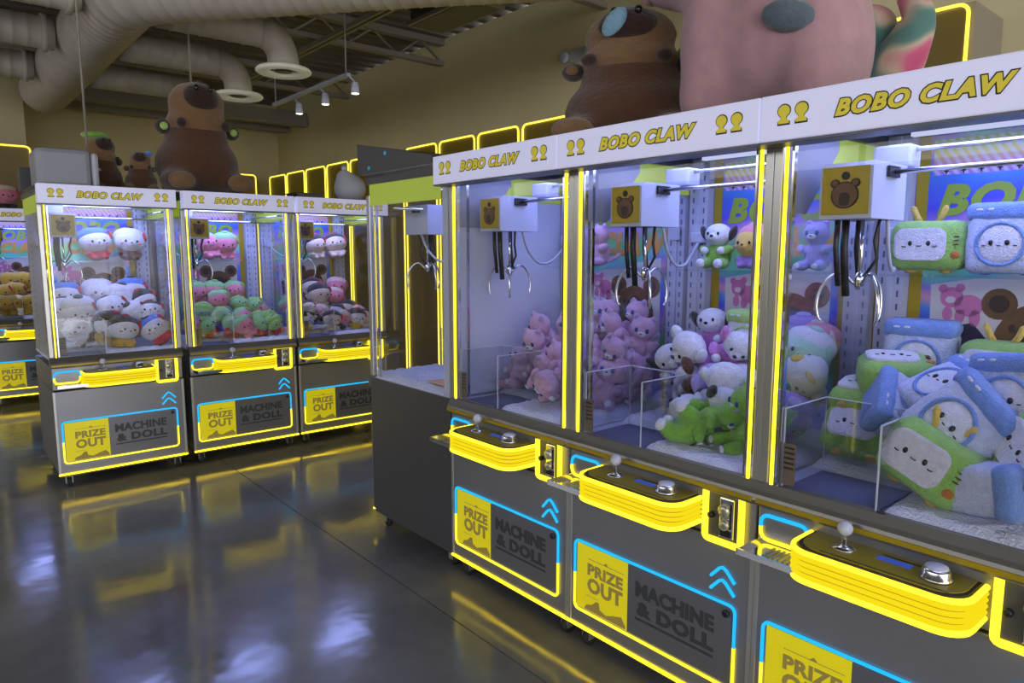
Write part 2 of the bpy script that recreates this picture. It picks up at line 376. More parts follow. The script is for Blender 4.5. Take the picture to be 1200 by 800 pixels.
# hanging wires
for u, v0 in ((224, 100), (101, 160)):
    p = ony(u, v0, 5.95 if u > 200 else 5.3)
    tag(obj('hanging_wire', MB().tube([(p.x, p.y, p.z - .05), (p.x, p.y, ZC)], .007, 6), beamm), 'thin wire hanging from the ceiling behind the giant capybara' if u > 200 else 'thin wire hanging from the ceiling behind the grey boxes', 'wire')
# emergency lamp on the wall
p = onx(683, 65, XW)
em = thing('emergency_light', 'small two-headed emergency lamp high on the long wall', 'wall lamp', (XW, p.y, p.z))
obj('housing', MB().box(-.06, 0, -.12, .12, -.05, .05, .01), whitem, em)
for s in (-1, 1): obj('lamp_head', MB().lathe([(.03, 0), (.05, -.03), (.05, -.06), (.04, -.065)], c=(-.04, s * .16, 0), seg=14, axis='x'), whitem, em)
# casework units along the walls, each front edged with a lit yellow neon tube
amber = mat('amber_panel', rgb(120, 100, 22), 0.4)
unitm = mat('beige_casework', rgb(150, 140, 122), 0.6)
def wall_unit(axis, a0, a1, front, depth, z1, label):
    r = thing('neon_display_unit', label, 'display unit', (front, a0, 0) if axis == 'y' else (a0, front, 0), group='yellow neon units along the walls')
    w = a1 - a0
    def bx(t0, t1, d0, d1, za, zb): return MB().box(d0, d1, t0, t1, za, zb) if axis == 'y' else MB().box(t0, t1, d0, d1, za, zb)
    def P(t, z, d): return (-d, t, z) if axis == 'y' else (t, -d, z)
    obj('carcass', bx(0, w, .03, depth, 0, z1), unitm, r)
    obj('front_panel', bx(.04, w - .04, .012, .03, .1, z1 - .03), amber, r)
    obj('neon_tube', MB().tube([P(t, z, 0) for t, z in rrect(.02, w - .02, .08, z1 - .012, .05, 4)], .0095, 8, closed=True), neonWall, r)
    return r
wall_unit('y', 1.36, 2.28, 4.3, .49, 2.85, 'tallest beige wall unit edged in yellow neon, behind the tie-dye plush')
y = 2.30
ORD = ['first', 'second', 'third', 'fourth', 'fifth', 'sixth', 'seventh', 'eighth', 'ninth', 'tenth', 'eleventh', 'twelfth', 'thirteenth']
for k in range(13):
    wall_unit('y', y, y + .645, 4.3, .49, 2.70, ORD[k] + ' neon-edged beige wall unit after the tallest one, along the long wall'); y += .665
for k in range(2): wall_unit('x', 2.95 + .66 * k, 3.59 + .66 * k, 11.3, .44, 2.76, ['neon-edged wall unit against the back wall, one away from the room corner', 'neon-edged wall unit against the back wall, in the room corner'][k])
wall_unit('x', .3, 1.13, 9.95, .44, 2.76, 'yellow neon edged wall unit behind the far machine')
# ------------------------------------------------------------------ claw machines
W, D = 0.79, 0.77
def half_tubes(x0, x1, z0, z1, r, zs, y):
    # upper (cyan) and lower (yellow) halves of a rounded rectangle of neon tube
    p = rrect(x0, x1, z0, z1, r, 4)
    up = [(x1, zs)] + p[:10] + [(x0, zs)]
    lo = [(x0, zs)] + p[10:] + [(x1, zs)]
    return [(x, y, z) for x, z in up], [(x, y, z) for x, z in lo]
T_HDR_BACK = text_mesh('BOBO CLAW', .060, .28, .0056, 1.08, 1.12)
T_HDR = text_mesh('BOBO CLAW', .060, .28, .0028, 1.08, 1.12)
T_BOBO = text_mesh('BOBO', .135, .25, .007, 1.15, 1.1)
T_CLAW = text_mesh('CLAW', .150, .25, .008, 1.15, 1.1)
T_PRIZE = text_mesh('PRIZE', .050, 0, .0022, 1.05, 1.06)
T_OUT = text_mesh('OUT', .072, 0, .0032, 1.12, 1.05)
T_MACH = text_mesh('MACHINE', .066, 0, .003, 1.0, 1.03)
T_DOLL = text_mesh('& DOLL', .066, 0, .0035, 1.10, 1.1)
def fit(me, x0, x1, z0, z1):
    xs = [v.co.x for v in me.vertices]; zs = [v.co.z for v in me.vertices]
    sx = (x1 - x0) / (max(xs) - min(xs)); sz = (z1 - z0) / (max(zs) - min(zs))
    me.transform(Matrix.Translation((x0 - min(xs) * sx, 0, z0 - min(zs) * sz)) @ Matrix.Diagonal((sx, 1, sz, 1)))
fit(T_HDR_BACK, .202, .590, 1.8795, 1.9275); fit(T_HDR, .2060, .5860, 1.8828, 1.9242)
fit(T_BOBO, .17, .60, 1.665, 1.77); fit(T_CLAW, .25, .66, 1.53, 1.645)
fit(T_PRIZE, .106, .280, .330, .376); fit(T_OUT, .106, .280, .262, .322)
fit(T_MACH, .338, .660, .335, .392); fit(T_DOLL, .345, .660, .268, .322)
def pawn(cx, z0):
    p = [(-.015, 0), (.015, 0), (.015, .008), (.005, .013), (.0045, .019)]
    p += [(.0165 * math.cos(a), .033 + .0155 * math.sin(a)) for a in [(-65 + 310 * k / 12 * 1.0) * PI / 180 for k in range(0, 13)]]
    p = [(-.015, 0), (.015, 0), (.015, .008), (.006, .013)] + [(.0165 * math.cos(a), .032 + .0155 * math.sin(a)) for a in [(-60 + 300 * k / 14) * PI / 180 for k in range(15)]] + [(-.006, .013), (-.015, .008)]
    return [(cx + x, z0 + z) for x, z in p]
def grow(pts, d):
    cx = sum(p[0] for p in pts) / len(pts); cz = sum(p[1] for p in pts) / len(pts)
    return [(cx + (x - cx) * (1 + d), cz + (z - cz) * (1 + d)) for x, z in pts]

def build_machine():
    r = thing('claw_machine', '-', 'claw machine')
    # --- lower cabinet
    obj('cabinet', MB().box(.004, W - .004, .0, D, .108, .652, .004), steel, r)
    obj('console', MB().box(.004, W - .004, .0, D, .660, .806, .004), steel, r)
    for x in (.0, W - .016): obj('corner_trim', MB().box(x, x + .016, -.003, .02, .108, .652, .002), brushed, r)
    s = MB().prism([(-.022, .806), (-.026, .82), (-.02, .838), (-.012, .85), (0, .872), (.03, .872), (.03, .806)], 'x', .0, W)
    obj('sill', s, sillm, r)
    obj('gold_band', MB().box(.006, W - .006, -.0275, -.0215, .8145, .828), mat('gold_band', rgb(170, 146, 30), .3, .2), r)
    obj('base_light', MB().box(.0, W, -.006, .002, .098, .106), neonBase, r)
    obj('underframe', MB().box(.01, W - .01, .004, D - .01, .085, .108), steel_dark, r)
    cas = MB().lathe([(.02, -.012), (.033, -.010), (.033, .010), (.02, .012)], c=(0, .01, .034), seg=16, axis='x')
    casm = cas.mesh('wheel')
    forkm = MB().box(-.022, .022, -.02, .03, .076, .088).box(-.02, -.016, -.012, .02, .03, .08).box(.016, .02, -.012, .02, .03, .08).mesh('fork')
    for x in (.06, W - .06):
        for y in (.05, D - .08):
            c = obj('caster', forkm, brushed, r, (x, y, 0)); obj('wheel', casm, rubber, c)
    # --- prize door with its neon
    u, l = half_tubes(.038, .733, .173, .450, .022, .317, -.005)
    obj('door_light_upper', MB().tube(u, .0052, 8), neonC, r); obj('door_light_lower', MB().tube(l, .0052, 8), neonY, r)
    d = obj('prize_door', MB().box(.302, .722, -.004, .002, .184, .440), doorm, r)
    obj('machine_lettering', T_MACH, door_ink, d, (0, -.0052, 0)); obj('doll_lettering', T_DOLL, door_ink, d, (0, -.0052, 0))
    obj('rule_line', MB().box(.338, .66, -.0052, -.004, .248, .257), door_ink, d)
    obj('lock', MB().lathe([(.012, -.004), (.012, -.012), (.008, -.014)], c=(.703, 0, .42), seg=12, axis='y'), black, d)
    w = obj('prize_window', MB().box(.050, .302, -.004, .002, .184, .440), acry_y, r)
    obj('prize_lettering', T_PRIZE, prize_ink, w, (0, -.0052, 0)); obj('out_lettering', T_OUT, prize_ink, w, (0, -.0052, 0))
    obj('rule_line', MB().box(.106, .285, -.0052, -.004, .392, .394).prism([(.185, .394), (.197, .404), (.209, .394)], 'y', -.0052, -.004), prize_ink, w)
    obj('hand_print', MB().prism([(.09, .187), (.10, .205), (.13, .215), (.15, .235), (.165, .236), (.17, .21), (.20, .20), (.24, .215), (.275, .225), (.295, .20), (.295, .187)], 'y', -.0052, -.004), prize_ink, w)
    obj('lower_rule', MB().box(.10, .16, -.0052, -.004, .245, .2465), prize_ink, w)
    for k, z in enumerate((.525, .483)):
        obj('chevron_light', MB().tube([(.642, -.005, z), (.672, -.005, z + .034), (.684, -.005, z + .040), (.696, -.005, z + .034), (.728, -.005, z)], .0054, 8), neonC, r)
    # --- small neon loop, ticket tray
    u, l = half_tubes(.016, .160, .704, .778, .024, .742, -.006)
    obj('loop_light_upper', MB().tube(u, .0058, 8), neonC, r); obj('loop_light_lower', MB().tube(l, .0058, 8), neonY, r)
    t = MB().box(.015, .19, -.135, .0, .690, .695).box(.015, .02, -.135, 0, .695, .708).box(.015, .19, -.135, -.130, .695, .708)
    tr = obj('ticket_tray', t, chrome, r)
    for k in range(7): obj('tray_slat', MB().box(.075 + k * .015, .081 + k * .015, -.10, -.03, .695, .699), brushed, tr)
    # --- control tray
    def outline(g):
        x0, x1, yf, r1 = .168 - g, .592 + g, -.150 - g, .062
        pts = [(x0, 0)]
        for cx, a0 in ((x0 + r1, PI), (x1 - r1, 1.5 * PI)):
            pts += [(cx + r1 * math.cos(a0 + PI / 2 * k / 6), yf + r1 + r1 * math.sin(a0 + PI / 2 * k / 6)) for k in range(7)]
        return pts + [(x1, 0)]
    ct = obj('control_tray', MB().prism(outline(-.004), 'z', .684, .770), oliveplate, r)
    for k in range(6):
        z = .690 + k * .0155
        obj('neon_ridge', MB().tube([(x, y, z) for x, y in outline(0)], .0062 if 0 < k < 5 else .0075, 8), neonY if k in (0, 5) else neonRidge, ct)
    obj('deck_edge', MB().prism(outline(-.010), 'z', .770, .7745), ink, ct)
    obj('deck', MB().prism(outline(-.018), 'z', .7745, .777), olive, ct)
    j = obj('joystick', MB().lathe([(.030, .777), (.030, .780), (.014, .786), (.006, .788), (.006, .818)], c=(.285, -.062, 0), seg=20), chrome, r)
    obj('ball', MB().ell((.285, -.062, .832), .0195, u=20, v=14), whitem, j)
    b = obj('push_button', MB().lathe([(.036, .777), (.036, .783), (.031, .786), (.031, .800), (.027, .804)], c=(.505, -.066, 0), seg=24), chrome, r)
    obj('button_cap', MB().lathe([(.026, .803), (.024, .809), (.012, .812), (.001, .813)], c=(.505, -.066, 0), seg=24), whitem, b)
    obj('display', MB().box(.365, .445, -.062, -.038, .777, .779), displaym, ct)
    obj('deck_print', MB().box(.37, .46, -.026, -.022, .777, .778).box(.25, .55, -.125, -.122, .777, .778), ink, ct)
    # --- coin panel
    cp = obj('coin_panel', MB().box(.618, .744, -.008, .0, .650, .812), steel_dark, r)
    pts = rrect(.618, .745, .649, .813, .012, 3)
    obj('coin_light', MB().tube([(x, -.012, z) for x, z in pts], .0105, 8, closed=True), neonY, cp)
    obj('coin_plate', MB().box(.672, .722, -.018, -.008, .668, .795, .003), chrome, cp)
    obj('coin_dial', MB().lathe([(.020, -.018), (.020, -.026), (.012, -.032)], c=(.690, 0, .756), seg=16, axis='y').lathe([(.016, -.018), (.016, -.03), (.01, -.034)], c=(.695, 0, .712), seg=16, axis='y'), brushed, cp)
    obj('coin_slot', MB().box(.709, .715, -.0195, -.018, .70, .78), black, cp)
    obj('coin_return', MB().lathe([(.010, -.008), (.010, -.020), (.006, -.022)], c=(.640, 0, .728), seg=12, axis='y'), black, cp); obj('coin_cup', MB().box(.678, .715, -.022, -.018, .674, .694), black, cp)
    # --- upper case
    for x in (.0, W - .026):
        obj('corner_post', MB().box(x, x + .026, .0, .034, .872, 1.845, .003), brushed, r)
    for x in (.034, W - .042): obj('light_strip', MB().box(x, x + .008, -.003, .006, .872, 1.845), neonY, r)
    for x in (.052, W - .058): obj('door_stile', MB().box(x, x + .006, .004, .02, .872, 1.845), chrome, r)
    for x in (.008, W - .014): obj('side_stile', MB().box(x, x + .006, .09, .104, .872, 1.90), chrome, r)
    obj('front_pane', MB().box(.044, W - .044, .009, .013, .872, 1.845), glass, r)
    obj('side_pane', MB().box(.004, .008, .036, .70, .872, 1.79), glass, r)
    obj('side_pane', MB().box(W - .008, W - .004, .036, .70, .872, 1.79), glass, r)
    for x in (.002, W - .006): obj('lime_band', MB().box(x, x + .004, .036, .70, 1.79, 1.90), limem, r)
    for x in (.0, W - .02): obj('top_fascia', MB().box(x, x + .02, 0, D, 1.90, 1.952), steel_dark, r)
    for x0 in (.012, W - .10):
        p = obj('back_post', MB().box(x0, x0 + .088, .700, .745, .862, 1.935).box(x0 + .036, x0 + .052, .694, .70, .862, 1.935), whitem, r)
        sl = MB()
        for cx in (.018, .07):
            for k in range(22): sl.box(x0 + cx - .003, x0 + cx + .003, .6985, .7005, .90 + k * .045, .922 + k * .045)
        obj('slot_row', sl, slotm, p)
    for x in (.03, W - .085): obj('corner_joint', MB().box(x, x + .055, .688, .694, 1.60, 1.66), whitem, r)
    obj('roof', MB().box(0, W, .0, D, 1.937, 1.957), steel, r)
    h = obj('header', MB().box(.001, W - .001, -.085, .0, 1.842, 1.962, .004), headerm, r)
    obj('lettering_outline', T_HDR_BACK, ink, h, (0, -.0857, 0)); obj('lettering', T_HDR, gold, h, (0, -.0868, 0))
    for cx in (.070, .118, .672, .720):
        obj('icon_outline', MB().prism(grow(pawn(cx, 1.884), .16), 'y', -.0862, -.0849), ink, h)
        obj('icon', MB().prism(pawn(cx, 1.884), 'y', -.0870, -.0860), gold, h)
    obj('header_underside', MB().box(.001, W - .001, -.083, .004, 1.836, 1.842), steel_dark, r)
    # --- interior
    fl = MB().box(.01, W - .01, .015, .745, .845, .862)
    obj('play_floor', fl, lav, r)
    gx = MB(); nx, ny = 40, 38; idx = {}; rnd = random.Random(3)
    for i in range(nx + 1):
        for k in range(ny + 1):
            x = .015 + (W - .03) * i / nx; y = .018 + .675 * k / ny
            if x < .33 and y < .272: continue
            idx[i, k] = len(gx.v); gx.v.append((x, y, .8625 if i in (0, nx) or k in (0, ny) or (x < .348 and y < .288) else .885 + rnd.random() * .012))
    for i in range(nx):
        for k in range(ny):
            q = [(i, k), (i + 1, k), (i + 1, k + 1), (i, k + 1)]
            if all(t in idx for t in q): gx.f.append(tuple(idx[t] for t in q)); gx.sm.append(True)
    fp = obj('fur_floor', gx, snow, r)
    bp = obj('back_panel', MB().box(.02, W - .02, .747, .755, .86, 1.936), holom, r)
    obj('yellow_stripe', MB().box(.102, .140, .7455, .747, .86, 1.936), oliveplate, bp); obj('yellow_stripe', MB().box(W - .14, W - .102, .7455, .747, .86, 1.936), oliveplate, bp)
    obj('prismatic_strip', MB().box(.15, W - .15, .7455, .747, 1.80, 1.915), prismm, bp)
    for k in range(9):
        cx, cz = .19 + k * .05, 1.812
        obj('star_mark', MB().prism([(cx - .010, cz), (cx - .003, cz + .003), (cx, cz + .012), (cx + .003, cz + .003), (cx + .010, cz), (cx + .003, cz - .003), (cx, cz - .012), (cx - .003, cz - .003)], 'y', .7445, .7455), ink, bp)
    obj('sign_lettering', T_BOBO, mat('sign_green', rgb(150, 175, 60), .4), bp, (0, .7455, 0)); obj('sign_lettering', T_CLAW, mat('sign_amber', rgb(215, 150, 70), .4), bp, (0, .7455, 0))
    sc = obj('printed_scene', MB().prism([(.17, 1.44), (.62, 1.52), (.62, 1.05), (.18, 1.08)], 'y', .7460, .747), cream, bp)
    obj('printed_table', MB().prism([(.19, 1.29), (.30, 1.32), (.36, 1.25), (.20, 1.17)], 'y', .7450, .7458), violetink, bp)
    pb = MB()
    for q in (disc(.235, 1.40, .034, .034), disc(.208, 1.428, .014, .014), disc(.258, 1.432, .014, .014), disc(.285, 1.375, .042, .036), disc(.225, 1.345, .015, .024), disc(.262, 1.34, .015, .024), disc(.305, 1.335, .016, .028)): pb.prism(q, 'y', .7450, .7458)
    obj('printed_pink_bear', pb, pinkink, bp); obj('printed_pink_bear', MB().prism(disc(.232, 1.392, .015, .011), 'y', .7442, .745), cream, bp)
    bb = MB()
    for q in (disc(.47, 1.24, .115, .15, 26), disc(.37, 1.385, .05, .05), disc(.57, 1.385, .05, .05)): bb.prism(q, 'y', .7450, .7458)
    obj('printed_brown_bear', bb, brownink, bp); obj('printed_brown_bear', MB().prism(disc(.47, 1.26, .06, .08, 22), 'y', .7442, .745).prism(disc(.41, 1.31, .01, .014, 10), 'y', .7442, .745).prism(disc(.53, 1.31, .01, .014, 10), 'y', .7442, .745).prism(disc(.37, 1.385, .028, .028), 'y', .7442, .745).prism(disc(.57, 1.385, .028, .028), 'y', .7442, .745), darkbrown, bp)
    for z in (1.480, 1.115): obj('shelf', MB().box(.10, W - .10, .50, .744, z - .008, z), acry, r)
    obj('side_bracket', MB().prism([(.05, 1.66), (.17, 1.66), (.36, 1.86), (.36, 1.93), (.05, 1.93)], 'x', .0095, .013), mat('bracket_grey', (0.30, 0.31, 0.36, 1), .45), r)
    # chute
    ch = obj('prize_chute', MB().box(.324, .328, .02, .27, .862, 1.10).box(.06, .324, .266, .27, .862, 1.10).box(.06, .064, .02, .266, .862, 1.10), acry, r)
    ed = MB().box(.3235, .3285, .0175, .020, .862, 1.10).box(.3235, .3285, .02, .27, 1.10, 1.1025).box(.06, .3235, .2655, .2705, 1.10, 1.1025).box(.0595, .0645, .0175, .02, .862, 1.10).box(.0595, .0645, .02, .2655, 1.10, 1.1025).box(.0595, .062, .2705, .2725, .862, 1.1)
    ed = obj('chute_edge', ed, edgem, ch); ed['kind'] = 'stuff'
    obj('chute_base', MB().box(.064, .324, .02, .266, .862, .866), slotm, ch)
    pc = obj('price_card', MB().box(.062, .100, .016, .019, .878, 1.0), card, r)
    for k in range(5): obj('card_line', MB().box(.066, .096, .0152, .016, .925 + k * .015, .931 + k * .015), ink, pc)
    # carriage, claw
    ca = MB().prism([(.12, 1.64), (.34, 1.64), (.34, 1.795), (.135, 1.795), (.118, 1.78)], 'x', .078, .222)
    cg = obj('claw_carriage', ca, whitem, r)
    obj('face_plate', MB().prism([(.1165, 1.652), (.119, 1.652), (.117, 1.782), (.1155, 1.782)], 'x', .086, .214), oliveplate, cg)
    e1 = MB()
    for q in (disc(.150, 1.705, .038, .037, 22), disc(.122, 1.737, .013, .012), disc(.178, 1.737, .013, .012), disc(.150, 1.757, .011, .011)): e1.prism(q, 'y', .1135, .1155)
    obj('bear_emblem', e1, ink, cg)
    obj('bear_emblem', MB().prism(disc(.150, 1.705, .0345, .0335, 22), 'y', .1125, .1135).prism(disc(.122, 1.738, .009, .008), 'y', .1125, .1135).prism(disc(.178, 1.738, .009, .008), 'y', .1125, .1135), brownink, cg); obj('bear_emblem', MB().prism(rrect(.136, .164, 1.676, 1.712, .010, 3), 'y', .1115, .1125), darkbrown, cg)
    obj('rail_guide', MB().box(.224, .232, .20, .27, 1.755, 1.785), black, cg)
    obj('gantry_block', MB().box(.09, .20, .42, .50, 1.80, 1.87, .008), whitem, r)
    obj('gantry_rod', MB().tube([(.222, .235, 1.77), (W - .03, .235, 1.77)], .007, 8), chrome, r)
    obj('gantry_rod', MB().tube([(.10, .46, 1.855), (W - .03, .46, 1.855)], .007, 8), chrome, r)
    obj('gantry_rod', MB().tube([(W - .05, .05, 1.82), (W - .05, .70, 1.82)], .007, 8), chrome, r)
    cab = [(.21, .26, 1.64), (.20, .30, 1.56), (.18, .38, 1.50), (.15, .48, 1.495), (.11, .58, 1.53), (.075, .69, 1.60)]
    obj('curly_cable', MB().tube(crv(cab), .006, 8), whitem, cg)
    obj('cable_plug', MB().box(.045, .105, .66, .70, 1.585, 1.63, .006), whitem, cg)
    for x, y, zz, rr in ((.105, .18, 1.45, .008), (.12, .20, 1.42, .011), (.135, .25, 1.46, .009)):
        obj('hose', MB().tube([(x, y, 1.64), (x - .004, y + .005, 1.56), (x + .006, y + .01, zz)], rr, 8), black, cg)
    obj('hose', MB().tube([(.205, .22, 1.64), (.19, .23, 1.58), (.20, .23, 1.53), (.165, .23, 1.475)], .005, 6), black, cg)
    cl = MB().tube([(.155, .23, 1.64), (.155, .23, 1.46)], .006, 8).lathe([(.010, 1.44), (.014, 1.455), (.014, 1.475), (.008, 1.49)], c=(.155, .23, 0), seg=14)
    obj('claw_hub', cl, chrome, cg)
    for k in range(3):
        a = math.radians(200 + 120 * k); c, s_ = math.cos(a), math.sin(a)
        prof = [(.012, 1.455), (.045, 1.485), (.075, 1.478), (.100, 1.445), (.112, 1.40), (.108, 1.362), (.098, 1.345)]
        obj('claw_prong', MB().tube([(.155 + q * c, .23 + q * s_, z) for q, z in [(p_.x, p_.y) for p_ in crv([(q, z, 0) for q, z in prof], 3)]], .0048, 8), chrome, cg)
    obj('lamp_tube', MB().box(.12, W - .12, .06, .085, 1.918, 1.936).box(.12, W - .12, .62, .645, 1.918, 1.936), lampm, r)
    return r
L_MAT = None
def machine_lamp(root, power):
    ld = bpy.data.lights.new('machine_lamp', 'AREA'); ld.shape = 'RECTANGLE'; ld.size = .55; ld.size_y = .45; ld.energy = power; ld.color = LAMP_COL
    lo = bpy.data.objects.new('machine_lamp', ld); COL.objects.link(lo); lo.parent = root; lo.location = (W / 2, .36, 1.912)
proto = build_machine()
def place_machine(label, loc, rz, first=False, lamp=1.0, drop=(), group='claw machines'):
    o = proto if first else copy_tree(proto)
    for ch in list(o.children):
        if ch.name.split('.')[0] in drop:
            for g in list(ch.children): bpy.data.objects.remove(g)
            bpy.data.objects.remove(ch)
    o.location = loc; o.rotation_euler = (0, 0, rz); o['label'] = label; o['group'] = group
    if lamp: machine_lamp(o, LAMP_W * lamp)
    return o
XA, YA = 1.858, 2.633
YR = 5.247
XR = [.592, 1.428, 2.238]
A = []
A1 = place_machine('claw machine holding a pile of pink plush cats, beside the dark end machine', (XA, YA, 0), -PI / 2, lamp=.75)
A2 = place_machine('claw machine holding lavender, white and green plush toys, under the seated capybara', (XA, YA - W, 0), -PI / 2, lamp=.9)
A3 = place_machine('claw machine full of green television and blue-white washer plush toys', (XA, YA - 2 * W, 0), -PI / 2, lamp=1.0)
B1 = place_machine('claw machine holding round white plush toys with caps, grey box on top', (XR[0], YR, 0), 0, lamp=1.3)
B2 = place_machine('claw machine holding pink-faced plush toys with green caps', (XR[1], YR, 0), 0, lamp=1.3)
B3 = place_machine('claw machine holding cream and black plush toys with red caps', (XR[2], YR, 0), 0, lamp=1.3)
C1 = place_machine('far claw machine behind the white plush machine, with yellow plush toys', (.45, 8.5, 0), 0, lamp=1.3)
INNER = ('back_panel', 'shelf', 'price_card')
EC = place_machine('empty claw machine turned sideways at the row end, dark steel side facing out', (XA + W + .01, 3.415, 0), PI, first=True, lamp=.6, drop=('header', 'header_underside', 'shelf', 'price_card', 'back_panel'))
obj('back_panel', MB().box(.02, W - .02, .747, .755, .86, 1.936), lav, EC)
EC2 = place_machine('empty claw machine turned away, standing behind the dark end machine', (XA + 2 * W + .04, 3.415, 0), PI, lamp=.5)
# plain white partition on the first machine's end wall, dark cladding and wedge top on the end machine
obj('end_partition', MB().box(-.0005, .0045, .036, .70, .872, 1.79), lav, A1)
obj('side_cladding', MB().box(W - .006, W + .0045, .012, D, .11, .86), steel_dark, EC)
for ch in EC.children:
    if ch.name.split('.')[0] == 'claw_carriage': ch.location = (.36, -.06, 0)
wd = MB().prism([(-.075, 1.958), (-.075, 2.12), (.64, 1.995), (.64, 1.958)], 'x', .005, W + .004)
wt = obj('wedge_top', wd, steel_dark, EC)
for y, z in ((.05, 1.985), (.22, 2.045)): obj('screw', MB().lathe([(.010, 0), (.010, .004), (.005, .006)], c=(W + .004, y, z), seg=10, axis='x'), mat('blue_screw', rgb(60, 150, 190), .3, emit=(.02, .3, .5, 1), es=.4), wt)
# ------------------------------------------------------------------ plush toys (unit height, base at z = 0, facing -Y)
eyem = mat('eye_black', (0.01, 0.01, 0.012, 1), 0.15); nosem = mat('nose_dark', (0.03, 0.015, 0.012, 1), 0.35)
blue_eye = mat('eye_blue', rgb(40, 80, 150), 0.2)
PL = dict(pink=rgb(214, 172, 200), lav=rgb(176, 162, 226), white=rgb(226, 226, 236), green=rgb(128, 186, 62), lime=rgb(172, 214, 112), blue=rgb(120, 156, 224), paleblue=rgb(202, 210, 238),
          dark=rgb(36, 32, 36), brown=rgb(96, 58, 42), lilac=rgb(206, 130, 206), yellow=rgb(226, 190, 84), mint=rgb(176, 222, 206), purple=rgb(150, 116, 196), red=rgb(196, 44, 62),
          orange=rgb(196, 116, 36), cream=rgb(226, 206, 186), rose=rgb(226, 138, 160), navy=rgb(44, 62, 130), sky=rgb(82, 132, 220), gold=rgb(214, 172, 40), grass=rgb(150, 200, 96), melon=rgb(150, 205, 140))
def pm(c): return plush(c, PL[c])
MESHC = {}
def mesh_of(key, fn):
    if key not in MESHC: MESHC[key] = fn()
    return MESHC[key]
def part(name, key, fn, m, parent):
    k = (key, m.name)
    if k not in MESHC:
        me = mesh_of(key, fn).copy(); me.materials.clear(); me.materials.append(m); MESHC[k] = me
    return obj(name, MESHC[k], None, parent)
def E(c, r, rot=(0, 0, 0), u=14, v=9): return lambda: MB().ell(c, r, rot, u, v).mesh('p')
def rbox(sx, sy, sz, b, zc, nz=0.0):
    def f():
        bm = bmesh.new(); bmesh.ops.create_cube(bm, size=1)
        for v in bm.verts: v.co = Vector((v.co.x * sx, v.co.y * sy, v.co.z * sz + zc))
        bmesh.ops.bevel(bm, geom=bm.edges[:], offset=b, segments=4, affect='EDGES', profile=0.5)
        bmesh.ops.subdivide_edges(bm, edges=[e for e in bm.edges if e.calc_length() > .3], cuts=3, use_grid_fill=True)
        rnd = random.Random(5)
        for v in bm.verts:
            p = v.co; k = 1 + .05 * (1 - (2 * p.x / sx) ** 2) * (1 - (2 * (p.z - zc) / sz) ** 2)
            v.co.y *= k; v.co += Vector((rnd.uniform(-1, 1), rnd.uniform(-1, 1), rnd.uniform(-1, 1))) * nz
        return MB().bm(bm, True).mesh('p')
    return f
def p_cat(c):
    r = thing('plush_cat', '-', 'plush toy')
    body = part('body', 'cat_body', lambda: blob([((0, .02, .30), (.23, .19, .29)), ((0, -.03, .70), (.25, .215, .215)), ((-.16, 0, .885), (.075, .05, .085)), ((.16, 0, .885), (.075, .05, .085)),
        ((-.25, -.10, .42), (.085, .15, .085), (.3, 0, .5)), ((.25, -.10, .42), (.085, .15, .085), (.3, 0, -.5)), ((-.17, -.2, .10), (.11, .2, .10)), ((.17, -.2, .10), (.11, .2, .10)), ((.12, .22, .16), (.06, .17, .06), (.4, 0, .3)), ((.16, .36, .24), (.055, .10, .055), (.8, 0, .2))], .03), pm(c), r)
    for s in (-1, 1):
        part('ear_lining', 'cat_earl%d' % s, E((s * .16, -.045, .885), (.045, .02, .05)), pm('lav'), r)
        part('eye', 'cat_eye%d' % s, E((s * .10, -.225, .715), (.034, .022, .046)), blue_eye, r)
        part('foot_pad', 'cat_pad%d' % s, E((s * .17, -.395, .10), (.06, .02, .055)), pm('white'), r)
    part('muzzle', 'cat_muz', E((0, -.222, .645), (.085, .05, .055)), pm('white'), r)
    part('nose', 'cat_nose', E((0, -.272, .66), (.022, .014, .016), u=8, v=6), nosem, r)
    return r
def p_puppy(body, head, ear):
    r = thing('plush_puppy', '-', 'plush toy')
    part('body', 'pup_body', lambda: blob([((0, .03, .29), (.26, .22, .29)), ((-.27, -.12, .40), (.10, .17, .10), (.3, 0, .5)), ((.27, -.12, .40), (.10, .17, .10), (.3, 0, -.5)), ((-.19, -.2, .12), (.13, .22, .12)), ((.19, -.2, .12), (.13, .22, .12))], .03), pm(body), r)
    part('head', 'pup_head', lambda: blob([((0, -.03, .71), (.29, .24, .235)), ((0, -.22, .65), (.13, .10, .09))], .03), pm(head), r)
    for s in (-1, 1):
        part('ear', 'pup_ear%d' % s, E((s * .315, -.02, .74), (.075, .10, .17), (0, s * .45, 0)), pm(ear), r)
        part('eye', 'pup_eye%d' % s, E((s * .115, -.262, .735), (.026, .018, .036), u=10, v=7), eyem, r)
        part('paw', 'pup_paw%d' % s, E((s * .20, -.385, .12), (.10, .07, .10)), pm(head), r)
        part('hand', 'pup_hand%d' % s, E((s * .185, -.245, .385), (.085, .08, .08)), pm(head), r)
    part('nose', 'pup_nose', E((0, -.318, .685), (.04, .025, .028), u=10, v=7), eyem, r)
    return r
